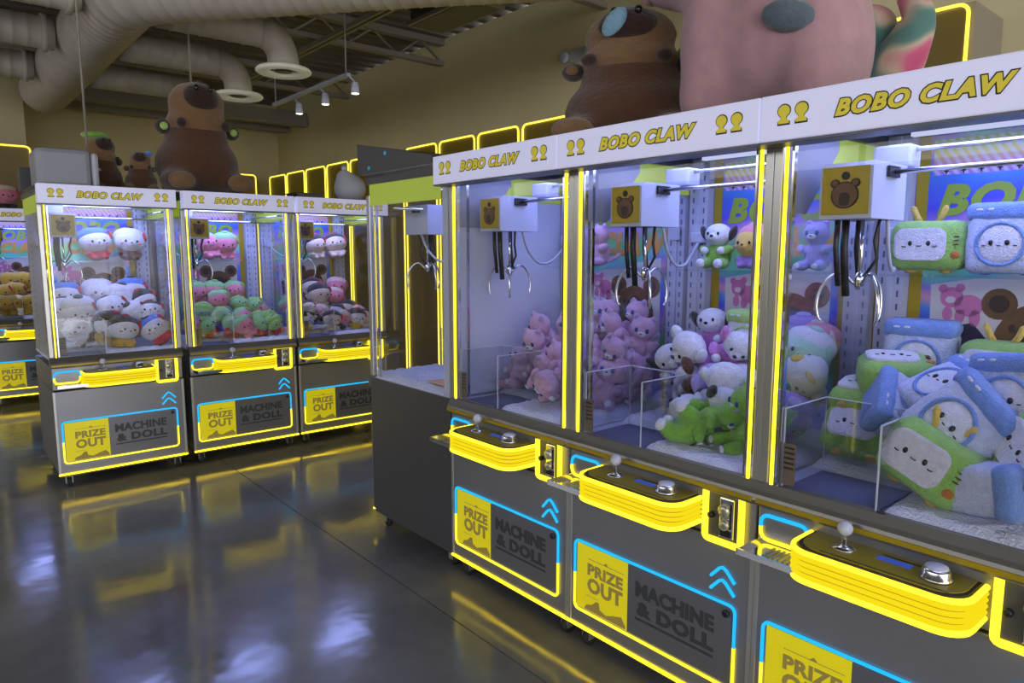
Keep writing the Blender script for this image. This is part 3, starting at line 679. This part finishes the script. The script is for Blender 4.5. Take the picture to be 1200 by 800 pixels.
def p_round(face, cap, trim, bodyc, hooded=False):
    r = thing('round_plush', '-', 'plush toy')
    part('head', 'rnd_head', lambda: blob([((0, 0, .58), (.46, .38, .37)), ((0, -.3, .50), (.15, .12, .10))], .04), pm(face), r)
    part('body', 'rnd_body', lambda: blob([((0, .02, .17), (.30, .26, .20)), ((-.27, -.16, .2), (.09, .14, .09)), ((.27, -.16, .2), (.09, .14, .09)), ((-.16, -.2, .07), (.11, .16, .08)), ((.16, -.2, .07), (.11, .16, .08))], .04), pm(bodyc), r)
    part('cap', 'rnd_cap', lambda: blob([((0, .07, .70), (.475, .38, .31), (-.25, 0, 0))], .05, 3), pm(cap), r)
    part('cap_top', 'rnd_captop', E((0, .02, 1.0), (.14, .12, .055)), pm(trim), r)
    part('ribbon', 'rnd_rib', E((.40, -.16, .74), (.05, .06, .15), (0, -.3, 0)), pm(trim if trim != 'dark' else 'red'), r)
    for s in (-1, 1):
        part('eye', 'rnd_eye%d' % s, E((s * .16, -.362, .58), (.032, .022, .040), u=10, v=7), eyem, r)
        part('cheek', 'rnd_chk%d' % s, E((s * .25, -.325, .50), (.05, .02, .03), u=10, v=7), pm('rose'), r)
    part('nose', 'rnd_nose', E((0, -.418, .535), (.035, .02, .022), u=10, v=7), nosem, r)
    return r
def p_tv(main='grass'):
    r = thing('television_plush', '-', 'plush toy')
    part('body', 'tv_body', rbox(1.28, .70, .92, .22, .50, .010), pm(main), r)
    def scr():
        mb = MB(); p = rrect(-.52, .34, .22, .82, .18, 6); mb.prism(p, 'y', -.385, -.33)
        q = [(-.09 + (x + .09) * .93, .52 + (z - .52) * .93) for x, z in p]; return mb.prism(q, 'y', -.40, -.38).mesh('p')
    part('screen', 'tv_scr', scr, pm('white'), r)
    for s in (-1, 1):
        part('eye', 'tv_eye%d' % s, E((-.09 + s * .15, -.40, .54), (.036, .02, .048), u=10, v=7), eyem, r)
        part('brow', 'tv_brow%d' % s, lambda s=s: MB().tube([(-.09 + s * .29, -.402, .49), (-.09 + s * .25, -.404, .475), (-.09 + s * .22, -.402, .485)], .010, 6).mesh('p'), eyem, r)
        part('antenna', 'tv_ant%d' % s, lambda s=s: MB().tube([(-.05 + s * .12, 0, .90), (-.05 + s * .22, 0, 1.06), (-.05 + s * .27, -.02, 1.2), (-.05 + s * .28, -.03, 1.24)], [.05, .055, .05, .02], 10).mesh('p'), pm('yellow'), r)
        part('foot', 'tv_foot%d' % s, E((s * .30, -.05, .03), (.11, .13, .06)), pm('yellow'), r)
    part('mouth', 'tv_mouth', lambda: MB().tube([(-.13, -.402, .50), (-.11, -.405, .485), (-.09, -.405, .495), (-.07, -.405, .485), (-.05, -.402, .50)], .009, 6).mesh('p'), eyem, r)
    part('dial', 'tv_dial', E((.485, -.345, .33), (.085, .03, .07)), pm('orange'), r)
    for k in range(3): part('button_mark', 'tv_mk%d' % k, E((.49, -.350, .52 + .07 * k), (.05, .02, .014), u=8, v=6), pm('brown'), r)
    return r
def p_washer(main='paleblue', top='blue'):
    r = thing('washer_plush', '-', 'plush toy')
    part('body', 'ws_body', rbox(.94, .56, .86, .13, .44, .010), pm(main), r)
    part('top_panel', 'ws_top', rbox(.96, .60, .26, .10, .87, .008), pm(top), r)
    for x in (-.28, -.14): part('control_dot', 'ws_dot%.2f' % x, E((x, -.305, .90), (.05, .02, .018), u=10, v=6), pm('white'), r)
    part('door_ring', 'ws_ring', lambda: MB().tube([(.30 * math.cos(2 * PI * k / 24), -.30, .42 + .29 * math.sin(2 * PI * k / 24)) for k in range(24)], .024, 8, closed=True).mesh('p'), pm(top), r)
    part('door_face', 'ws_face', E((0, -.285, .42), (.29, .05, .28)), pm('white'), r)
    for s in (-1, 1):
        part('eye', 'ws_eye%d' % s, E((s * .10, -.335, .44), (.032, .02, .038), u=10, v=7), eyem, r)
        part('brow', 'ws_brow%d' % s, E((s * .19, -.325, .40), (.03, .01, .008), u=8, v=5), eyem, r)
        part('foot', 'ws_foot%d' % s, E((s * .26, -.02, .03), (.10, .12, .05)), pm(top), r)
    part('mouth', 'ws_mouth', E((0, -.338, .40), (.03, .01, .008), u=8, v=5), eyem, r)
    return r
KINDS = {
    'pink': lambda: p_cat('pink'), 'lavpup': lambda: p_puppy('lav', 'white', 'white'), 'bluepup': lambda: p_puppy('paleblue', 'white', 'dark'), 'greenpup': lambda: p_puppy('green', 'white', 'dark'),
    'lilachood': lambda: p_puppy('lilac', 'white', 'dark'), 'pinkpup': lambda: p_puppy('lilac', 'white', 'lilac'), 'brownpup': lambda: p_puppy('brown', 'white', 'brown'), 'greenblob': lambda: p_cat('green'),
    'lilaccat': lambda: p_cat('lav'), 'yellowround': lambda: p_round('yellow', 'rose', 'cream', 'purple'), 'mintround': lambda: p_round('mint', 'white', 'mint', 'green'), 'purpleround': lambda: p_round('purple', 'purple', 'lav', 'purple'),
    'creamround': lambda: p_round('cream', 'white', 'yellow', 'cream'), 'tv': lambda: p_tv(), 'washer': lambda: p_washer(), 'milk': lambda: p_washer('white', 'lime'),
    'capwhite': lambda: p_round('white', 'white', 'dark', 'brown'), 'capblue': lambda: p_round('white', 'sky', 'dark', 'red'), 'capdark': lambda: p_round('white', 'dark', 'red', 'gold'),
    'melon': lambda: p_round('rose', 'melon', 'grass', 'rose'), 'melon2': lambda: p_round('melon', 'grass', 'melon', 'red'), 'creamcap': lambda: p_round('cream', 'dark', 'red', 'cream'), 'redcap': lambda: p_round('rose', 'cream', 'red', 'dark'), 'yellowcap': lambda: p_round('gold', 'yellow', 'dark', 'gold')}
USED = {}
def put(kind, pos, h, base, label, group, yaw=0, pitch=0, roll=0, mid=.5):
    if kind not in USED: USED[kind] = o = KINDS[kind]()
    else: o = copy_tree(USED[kind])
    R = Matrix.Rotation(base + math.radians(yaw), 3, 'Z') @ Matrix.Rotation(math.radians(pitch), 3, 'X') @ Matrix.Rotation(math.radians(roll), 3, 'Y')
    o.rotation_euler = R.to_euler(); o.scale = (h, h, h); o.location = Vector(pos) - R @ Vector((0, 0, mid * h))
    o['label'] = label; o['group'] = group
    TOYS.append((o, R, h, kind, mid))
    return o
TOYS = []
RA, RB = -PI / 2, 0.0
def PA(u, v, d): return onx(u, v, XA + d)
def PB(u, v, d): return ony(u, v, YR + d)
# ---- first machine of the near row: pink cats
g = 'pink plush cats'
lab = 'pink plush cat heaped in the pile of pink cats'
rp = random.Random(11)
for u, v, d, yaw, pit, rol in [
    (638, 388, .40, -20, 30, 15), (629, 413, .30, 10, 25, 0), (609, 405, .42, -25, 0, 15), (603, 432, .36, -10, -15, -10), (622, 450, .24, 30, 60, 20), (645, 455, .16, -40, 40, 80), (612, 458, .40, 20, 0, 60), (655, 425, .34, -60, 20, -20),
    (664, 392, .45, 30, 0, 10), (668, 430, .40, -15, 30, -15), (690, 350, .62, 0, 0, 5), (716, 352, .60, 8, 0, 0), (752, 360, .62, -12, 0, 3), (700, 385, .55, 25, -10, 20), (722, 388, .50, -20, 20, -20), (752, 396, .54, 30, 10, 10),
    (697, 420, .44, -30, 0, -15), (722, 420, .42, 15, 25, 30), (744, 422, .46, -10, 40, -40), (700, 450, .34, 20, 0, -25), (722, 455, .34, 35, -20, 10), (740, 448, .40, -35, 10, 40), (688, 465, .28, 0, 60, 0), (672, 462, .24, 40, 30, 30), (765, 440, .50, 20, 20, -20), (684, 410, .50, 10, 20, 10)]:
    put('pink', PA(u, v, d), .235, RA, lab, g, yaw, pit, rol)
put('pink', PA(704, 284, .60), .21, RA, 'pink plush cat sitting alone on the clear shelf', g, -15)
# ---- second machine: puppies and green toys
g2 = 'mixed puppies and friends'
put('greenpup', PA(842, 293, .58), .19, RA, 'green-bodied puppy plush with dark ears sitting on the clear shelf', g2, 5)
put('yellowround', PA(884, 292, .60), .17, RA, 'yellow-faced round plush beside the green puppy on the shelf', g2, -10)
put('lilaccat', PA(957, 290, .60), .19, RA, 'lilac plush cat at the shelf end, behind the claw of the television plush machine', g2, 0)
put('lilachood', PA(836, 390, .58), .22, RA, 'lilac plush puppy with dark ears, topmost at the back of the pile', g2, 10, 0, -5)
put('lavpup', PA(812, 418, .42), .26, RA, 'lavender and white puppy plush leaning on top of the pile', g2, -30, 25, 25)
put('bluepup', PA(776, 424, .50), .22, RA, 'pale blue puppy plush with dark ears at the pile edge by the pink cats', g2, 40, 20, -35)
put('pinkpup', PA(858, 412, .46), .22, RA, 'lilac-eared pink puppy plush lying in the pile', g2, 20, 30, 40)
put('lavpup', PA(846, 446, .34), .26, RA, 'lavender and white puppy plush lying head down in the pile', g2, 25, 70, 30)
put('brownpup', PA(803, 455, .30), .22, RA, 'brown puppy plush with a white face in the pile', g2, -40, 15, -50)
put('greenpup', PA(783, 497, .17), .24, RA, 'green-bodied puppy plush lying on its side on the fur floor', g2, -35, -40, -70)
put('bluepup', PA(838, 478, .26), .22, RA, 'pale blue puppy plush squeezed under the lavender puppies', g2, 10, 50, 60)
put('greenblob', PA(846, 508, .16), .20, RA, 'green plush cat lying low at the front of the pile', g2, 60, 60, 30)
put('greenblob', PA(876, 500, .20), .24, RA, 'green plush cat standing at the front of the pile by the light strip', g2, -30, 0, 10)
put('milk', PA(885, 392, .56), .21, RA, 'white box-shaped plush with a lime top in the back corner', g2, -8)
put('bluepup', PA(868, 455, .42), .22, RA, 'pale blue puppy plush with dark ears behind the green cat', g2, -10, 10, 10)
put('greenblob', PA(924, 470, .40), .24, RA, 'green plush cat by the side glass of the television plush machine', g2, 20, 0, -10)
put('greenblob', PA(930, 515, .24), .20, RA, 'green plush cat lying at the corner beneath the other green cat', g2, 30, 50, 40)
put('purpleround', PA(956, 494, .36), .17, RA, 'purple round plush lying low near the side glass', g2, 20, 40, 20)
put('mintround', PA(950, 420, .50), .19, RA, 'mint round plush with a white cap by the side glass', g2, 10, 0, 20)
put('creamround', PA(945, 450, .44), .18, RA, 'cream round plush under the mint plush', g2, -20, 30, 0)
put('yellowround', PA(954, 392, .58), .18, RA, 'yellow-faced round plush above the mint plush', g2, 0)
put('purpleround', PA(948, 372, .64), .20, RA, 'purple round plush behind the yellow-faced plush', g2, 0)
# ---- third machine: television and washer plush toys
g3, g4 = 'television plush toys', 'washer plush toys'
put('tv', PA(1090, 291, .55), .165, RA, 'green television plush with upright yellow antennas on the upper clear shelf', g3, 5)
put('washer', PA(1182, 284, .55), .205, RA, 'blue-topped washer plush on the upper clear shelf', g4, -5)
put('washer', PA(1080, 400, .58), .215, RA, 'blue-topped washer plush standing upright under the upper shelf', g4, 8)
put('tv', PA(1178, 424, .56), .175, RA, 'green television plush seated below the printed brown bear', g3, -6)
put('tv', PA(1050, 440, .44), .17, RA, 'green television plush lying face up behind the blue washer backs', g3, 30, -80, 0)
put('tv', PA(1006, 470, .42), .17, RA, 'green television plush lying face up above the prize chute', g3, 10, -75, 8)
put('tv', PA(995, 506, .36), .165, RA, 'green television plush slumped backwards behind the clear chute wall', g3, 15, -40, 4)
put('washer', PA(1066, 478, .36), .20, RA, 'washer plush showing its blue top, lying across the pile', g4, 60, -40, -60)
put('washer', PA(1105, 468, .34), .22, RA, 'washer plush tipped on its back in the middle of the pile', g4, -20, -60, 20)
put('washer', PA(1134, 503, .24), .235, RA, 'washer plush tilted with its round window facing out, upon the pile', g4, -10, -25, 40)
put('washer', PA(1196, 466, .30), .225, RA, 'washer plush standing tilted next to the tilted round-windowed one', g4, -20, -10, -8)
put('tv', PA(1093, 553, .14), .185, RA, 'green television plush leaning forward against the front glass', g3, -5, -10, 22)
put('washer', PA(1165, 588, .13), .22, RA, 'washer plush lying face down on the white fur at the front', g4, 70, 80, 0)
put('tv', PA(1203, 545, .16), .175, RA, 'green television plush with antennas pressed beside the lying washer', g3, -40, -20, 30)
put('tv', PA(1125, 540, .30), .2, RA, 'green television plush buried under the tilted washers', g3, 30, -60, 0)
put('washer', PA(1180, 530, .30), .22, RA, 'washer plush buried beneath the tilted washers', g4, 0, -70, 0)
# ---- far row
g5 = 'round plush toys with caps'
def rowb(kinds, spots, label, group, h):
    for i, (u, v, d) in enumerate(spots):
        put(kinds[i % len(kinds)], PB(u, v, d), h * rp.uniform(.95, 1.08), RB, label, group, rp.uniform(-25, 25), rp.uniform(-12, 12) if v < 350 else rp.uniform(-25, 25), rp.uniform(-12, 12) if v < 350 else rp.uniform(-40, 40))
put('capblue', PB(112, 287, .58), .235, RB, 'white plush with a blue cap on the upper shelf', g5, 5, 0, -5)
put('capwhite', PB(152, 288, .58), .235, RB, 'all-white plush with a dark cap top on the upper shelf', g5, -3, 0, 4)
put('capblue', PB(76, 332, .56), .215, RB, 'white plush with a blue cap behind the claw', g5, -10)
put('capwhite', PB(115, 339, .56), .235, RB, 'all-white plush with a dark cap top, middle of the lower shelf', g5, 4)
put('capblue', PB(154, 337, .56), .235, RB, 'white plush with a blue cap on the lower shelf by the back post', g5, -4)
rowb(['capwhite'], [(92, 368, .34), (76, 368, .42), (133, 365, .36), (164, 370, .32), (140, 352, .46), (98, 390, .2)], 'all-white capped plush toy heaped low in the white plush machine', g5, .225)
rowb(['capdark'], [(187, 368, .3), (145, 392, .14), (168, 356, .44), (128, 388, .24)], 'dark-capped white plush toy heaped low in the white plush machine', g5, .215)
rowb(['capblue'], [(183, 391, .15), (112, 372, .4)], 'blue-capped white plush toy lying in the heap of white plush', g5, .215)
g6 = 'green-capped pink-faced plush toys'
rowb(['melon'], [(243, 291, .58), (264, 289, .58)], 'pink-faced plush with a green cap on the upper shelf', g6, .20)
rowb(['melon'], [(229, 337, .54), (250, 334, .54), (274, 338, .54)], 'pink-faced plush with a green cap on the lower shelf', g6, .20)
rowb(['melon', 'melon2', 'melon2'], [(257, 352, .4), (280, 358, .42), (302, 362, .44), (320, 364, .44), (238, 366, .36), (262, 371, .3), (285, 373, .3), (308, 375, .3), (328, 374, .3), (232, 383, .22), (250, 386, .16), (268, 384, .2), (287, 386, .14), (305, 386, .16), (322, 384, .18), (334, 360, .4)], 'green and pink round plush in the heap of the green-cap machine', g6, .165)
g7 = 'cream and black plush toys'
rowb(['creamcap'], [(369, 297, .58), (393, 293, .58)], 'cream plush with a dark cap on the upper shelf', g7, .21)
rowb(['creamcap', 'redcap'], [(366, 331, .56), (394, 329, .56), (374, 346, .44), (392, 349, .44)], 'cream or red-cheeked plush propped on the lower shelf', g7, .20)
rowb(['creamcap', 'redcap', 'capdark'], [(362, 366, .3), (378, 368, .3), (395, 366, .34), (411, 364, .34), (425, 368, .3), (368, 382, .18), (385, 382, .16), (402, 380, .18), (418, 380, .18), (432, 378, .2), (440, 366, .36)], 'cream, red and dark round plush in the heap beside the end machine', g7, .165)
for u, v, d in ((10, 368, .25), (24, 366, .3), (4, 345, .4), (18, 342, .45), (33, 364, .3), (12, 318, .55), (28, 320, .55)):
    put('yellowcap', ony(u, v, 8.5 + d), .21, RB, 'yellow round plush in the far machine', 'yellow plush toys', rp.uniform(-20, 20), 0, rp.uniform(-15, 15))

# ---- settle the toys: keep them inside their machine, on their shelf, and out of each other
def bbox(o):
    out = []
    for ch in o.children:
        a = np.empty(len(ch.data.vertices) * 3); ch.data.vertices.foreach_get('co', a); out.append(a.reshape(-1, 3))
    return np.concatenate(out)
BB = {k: bbox(o) for k, o in USED.items()}
MACH = [(A1, RA), (A2, RA), (A3, RA), (B1, RB), (B2, RB), (B3, RB), (C1, RB)]
items = []
for o, R, h, kind, mid in TOYS:
    cen = o.location + R @ Vector((0, 0, mid * h))
    best = None
    for m, rz in MACH:
        l = Matrix.Rotation(-rz, 3, 'Z') @ (cen - m.location)
        dd = max(0, -l.x, l.x - W) + max(0, -l.y, l.y - D)
        if best is None or dd < best[0]: best = (dd, m, rz, l)
    _, m, rz, l = best
    RL = Matrix.Rotation(-rz, 3, 'Z') @ R
    ext = (BB[kind] - np.array((0, 0, mid))) @ np.array(RL).T * h
    lo = Vector(ext.min(0)); hi = Vector(ext.max(0))
    cl = (lo + hi) / 2; hv = (hi - lo) / 2
    shelf = 1.481 if (l.z + lo.z > 1.38) else (1.116 if (l.z + lo.z > 1.06 and l.y > .5) else None)
    items.append([o, m, rz, l.copy(), l.copy(), lo, hi, hv, shelf, R, h, mid])
def clamp(it):
    l, lo, hi = it[3], it[5], it[6]
    l.x = min(max(l.x, .018 - lo.x), .772 - hi.x)
    if it[8]: l.z = it[8] - lo.z
    else: l.z = max(l.z, .886 - lo.z)
    if not it[8] and l.x + lo.x * .6 < .33 and l.y + lo.y * .6 < .272 and l.z + lo.z < 1.04:
        dx, dy = .33 - (l.x + lo.x * .6), .272 - (l.y + lo.y * .6)
        if dx < dy: l.x += dx
        else: l.y += dy
    l.y = min(max(l.y, .022 - lo.y), .686 - hi.y)
for step in range(30):
    for i, a in enumerate(items):
        for b in items[i + 1:]:
            if a[1] is not b[1]: continue
            d = a[3] - b[3]; s_ = (a[7] + b[7]) * .55
            q = Vector((d.x / s_.x, d.y / s_.y, d.z / s_.z)); n = q.length
            if n < 1 and n > 1e-4:
                push = Vector((q.x * s_.x, q.y * s_.y * 1.3, q.z * s_.z * .6)) * ((1 - n) / n * .22)
                a[3] += push; b[3] -= push
    for it in items:
        off = it[3] - it[4]
        if off.length > .03: it[3] = it[4] + off * (.03 / off.length)
        clamp(it)
for it in items:
    cen = it[1].location + Matrix.Rotation(it[2], 3, 'Z') @ it[3]
    it[0].location = cen - it[9] @ Vector((0, 0, it[11] * it[10]))

# ------------------------------------------------------------------ giant toys on top of the machines
ZT = 1.957
capy = plush('capybara', rgb(84, 54, 33), .6, 40); capym = plush('capybara_muzzle', rgb(124, 92, 58), .6, 40); capyn = plush('capybara_nose', rgb(50, 28, 22), .6, 40); capye = plush('capybara_ear', rgb(54, 34, 26), .4, 60)
def capybara(label, loc, rz, h, extra):
    r = thing('capybara_plush', label, 'giant plush', loc, (0, 0, rz), 'capybara plush toys', h)
    part('body', 'capy_body', lambda: blob([((0, .02, .27), (.365, .34, .29)), ((0, 0, .52), (.27, .27, .22)), ((-.24, -.2, .10), (.15, .2, .10)), ((.24, -.2, .10), (.15, .2, .10))], .035, 8), capy, r)
    part('head', 'capy_head', lambda: blob([((0, -.02, .62), (.27, .27, .16)), ((0, -.05, .80), (.245, .22, .195))], .03, 8), capym, r)
    part('nose_patch', 'capy_nose', lambda: blob([((0, -.16, .825), (.17, .135, .145))], .03, 3), capyn, r)
    for s in (-1, 1):
        e = part('ear', 'capy_ear%d' % s, E((s * .30, -.06, .575), (.065, .06, .065)), capye, r)
        part('ear_lining', 'capy_earl%d' % s, E((s * .30, -.105, .575), (.035, .025, .035)), pm('lime') if extra == 'green' else capym, e)
        part('eye', 'capy_eye%d' % s, E((s * .19, -.238, .60), (.042, .03, .046)), capye, r)
        part('nostril', 'capy_nos%d' % s, E((s * .06, -.27, .905), (.02, .02, .028)), eyem, r)
        part('paw', 'capy_paw%d' % s, E((s * .25, -.37, .09), (.11, .07, .08)), capym, r)
    if extra == 'blue': part('blue_leaf', 'capy_leaf', E((-.055, -.297, .825), (.052, .022, .105), (0, .42, 0)), plush('tongue_blue', rgb(120, 160, 180)), r)
    if extra == 'cap': part('green_cap', 'capy_cap', lambda: blob([((-.06, -.02, .99), (.24, .2, .07))], .03), pm('green'), r)
    if extra == 'bluetop': part('blue_flower', 'capy_flower', E((.2, -.1, .95), (.09, .07, .06)), pm('sky'), r)
    return r
cA = capybara('giant brown capybara plush with a blue leaf on its nose, seated beside the pink plush', (2.29, 1.95, ZT + .012), RA + math.radians(34), .80, 'blue'); cA.scale = (.76, .70, .54)
p = ony(232, 215, 5.62)
capybara('giant brown capybara plush with raised snout on the far machine row', (p.x + .02, 5.66, ZT + .018), .0, .82, 'green')
p = ony(112, 213, 5.85); capybara('brown capybara plush with a green cap behind the grey box', (p.x + .04, 5.88, ZT + .008), .3, .41, 'cap')
p = ony(161, 213, 5.8); capybara('small brown capybara plush with a blue flower, beside the giant one', (p.x - .02, 5.60, ZT + .006), -.2, .29, 'bluetop')
# pink giant
pg = thing('giant_pink_plush', 'giant pink four-legged plush with a slate patch', 'giant plush', (2.27, 1.312, ZT), (0, 0, RA)); pg.scale = (.86, 1, 1)
pinkm = plush('giant_pink', rgb(178, 138, 142), .9, 9)
obj('body', blob([((.03, .02, .30), (.33, .24, .27)), ((.22, .0, .24), (.15, .2, .26)), ((-.17, -.02, .30), (.18, .22, .32)), ((-.20, -.1, .13), (.12, .13, .14)), ((.26, -.1, .12), (.12, .13, .13)), ((-.22, -.02, .62), (.27, .24, .22)), ((-.45, -.05, .62), (.14, .16, .14)), ((-.16, -.18, .86), (.07, .05, .10)), ((-.12, .18, .86), (.07, .05, .10))], .03, 10), pinkm, pg)
slate = plush('slate_patch', rgb(84, 98, 106))
obj('patch', blob([((.19, -.205, .30), (.095, .045, .05), (.2, .15, .25))], .015, 3), slate, pg)
obj('snout', blob([((-.555, -.07, .60), (.05, .10, .085))], .02, 3), plush('snout', rgb(222, 170, 176)), pg)
for y in (-.17, .10): obj('eye', E((-.43, y - .03, .70), .025)(), eyem, pg)
obj('stitching', MB().tube([(-.12, -.262, .41), (-.10, -.262, .44), (-.085, -.258, .42), (-.065, -.255, .46), (-.045, -.25, .43)], .004, 6), pm('cream'), pg)
# tie-dye creature
def tiedye():
    m = bpy.data.materials.new('tie_dye_plush'); m.use_nodes = True; nt = m.node_tree; b = nt.nodes['Principled BSDF']; N, L = nt.nodes.new, nt.links.new
    tc = N('ShaderNodeTexCoord'); n = N('ShaderNodeTexNoise'); n.inputs['Scale'].default_value = 5; n.inputs['Detail'].default_value = 1; L(tc.outputs['Object'], n.inputs['Vector'])
    cr = N('ShaderNodeValToRGB'); L(n.outputs[0], cr.inputs[0]); els = cr.color_ramp.elements
    els[0].position = .32; els[0].color = rgb(70, 110, 108); els[1].position = .68; els[1].color = rgb(190, 60, 100)
    for p_, c in ((.42, rgb(90, 130, 120)), (.48, rgb(196, 176, 150)), (.56, rgb(206, 96, 130))): e = els.new(p_); e.color = c
    L(cr.outputs[0], b.inputs['Base Color']); b.inputs['Roughness'].default_value = .95; b.inputs['Sheen Weight'].default_value = .4
    return m
p = onx(1040, 80, 2.42)
td = thing('tie_dye_plush', 'red, teal and cream tie-dye plush with an upcurled tail', 'giant plush', (2.56, 1.105, ZT), (0, 0, RA))
tdm = tiedye()
obj('body', blob([((-.05, 0, .19), (.13, .12, .20)), ((-.03, 0, .36), (.10, .10, .07))], .02, 6), tdm, td)
tp = crv([(.0, 0, .14, ), (.07, -.01, .20), (.12, -.02, .27), (.145, -.02, .345), (.115, -.02, .41)], 5)
obj('tail', MB().tube(tp, list(np.interp(np.linspace(0, 4, len(tp)), range(5), [.11, .095, .07, .05, .036])), 24).ell((.115, -.02, .41), .037), tdm, td)
p = onx(806, 118, 2.45)
gg = thing('green_plush', 'green plush squeezed between the giant capybara and pink plush', 'giant plush', (2.62, 1.885, ZT), (0, 0, RA))
obj('body', blob([((0, 0, .20), (.09, .09, .20)), ((0, 0, .40), (.085, .085, .09))], .02, 6), pm('green'), gg)
for s in (-1, 1): obj('eye', E((s * .04, -.08, .43), .015)(), eyem, gg)
obj('smile', MB().tube([(-.05, -.078, .34), (0, -.092, .325), (.05, -.078, .34)], .005, 6), eyem, gg)
# boxes on the far row
gbox = mat('grey_box', rgb(150, 152, 160), .45); gbox2 = mat('pale_grey_box', rgb(186, 188, 198), .45)
b = thing('storage_box', 'pale grey rounded storage box above the white plush machine', 'box', (.81, 5.55, ZT))
obj('shell', MB().box(-.185, .12, -.17, .17, 0, .25, .03), gbox, b); obj('end_cover', MB().box(.122, .165, -.165, .165, 0, .235, .02), gbox2, b); obj('handle', MB().tube([(.168, -.05, .15), (.19, -.05, .14), (.19, .05, .14), (.168, .05, .15)], .008, 6), gbox2, b)
b = thing('dark_carton', 'small dark grey carton behind the pale storage box', 'box', (.63, 5.90, ZT))
obj('carton', MB().box(-.05, .12, -.05, .09, 0, .16, .004), dimm, b); obj('tape', MB().box(.02, .05, -.052, .092, .1605, .162), steel_dark, b)
b = thing('white_sack', 'grey-white slumped bag on the far row beside the end machine', 'bag', (2.86, 5.50, ZT))
obj('bag', blob([((0, 0, .12), (.14, .12, .13)), ((-.05, 0, .20), (.07, .07, .08))], .02, 4), gbox2, b); obj('knot', MB().ell((-.05, 0, .285), (.025, .025, .03)), gbox2, b)
tag(obj('flat_panel', MB().box(1.30, 2.15, 5.25, 5.33, ZT + .001, ZT + .012), gbox2), 'thin pale panel lying along the machine tops at the capybara feet', 'panel')
b = thing('dark_tray', 'dark shallow tray lying on the machine top beside the slumped bag', 'tray', (2.45, 5.5, ZT))
obj('tray', MB().prism([(-.11, .05), (-.08, 0), (.08, 0), (.11, .05)], 'y', -.1, .1), steel_dark, b); obj('rim', MB().box(-.12, .12, -.105, .105, .05, .056), dimm, b)
sheet = obj('paper_sheet', MB().prism([(1.90, 2.70), (2.10, 2.72), (2.09, 2.90), (1.92, 2.93)], 'z', .900, .902), mat('peach_paper', rgb(240, 190, 140), .7))
tag(sheet, 'peach paper sheet lying on the floor of the sideways end machine', 'paper')
put('redcap', (ony(4, 208, 8.85).x, 8.85, ZT + .13), .26, 0, 'reddish round plush on top of the far machine', 'yellow plush toys', 10)
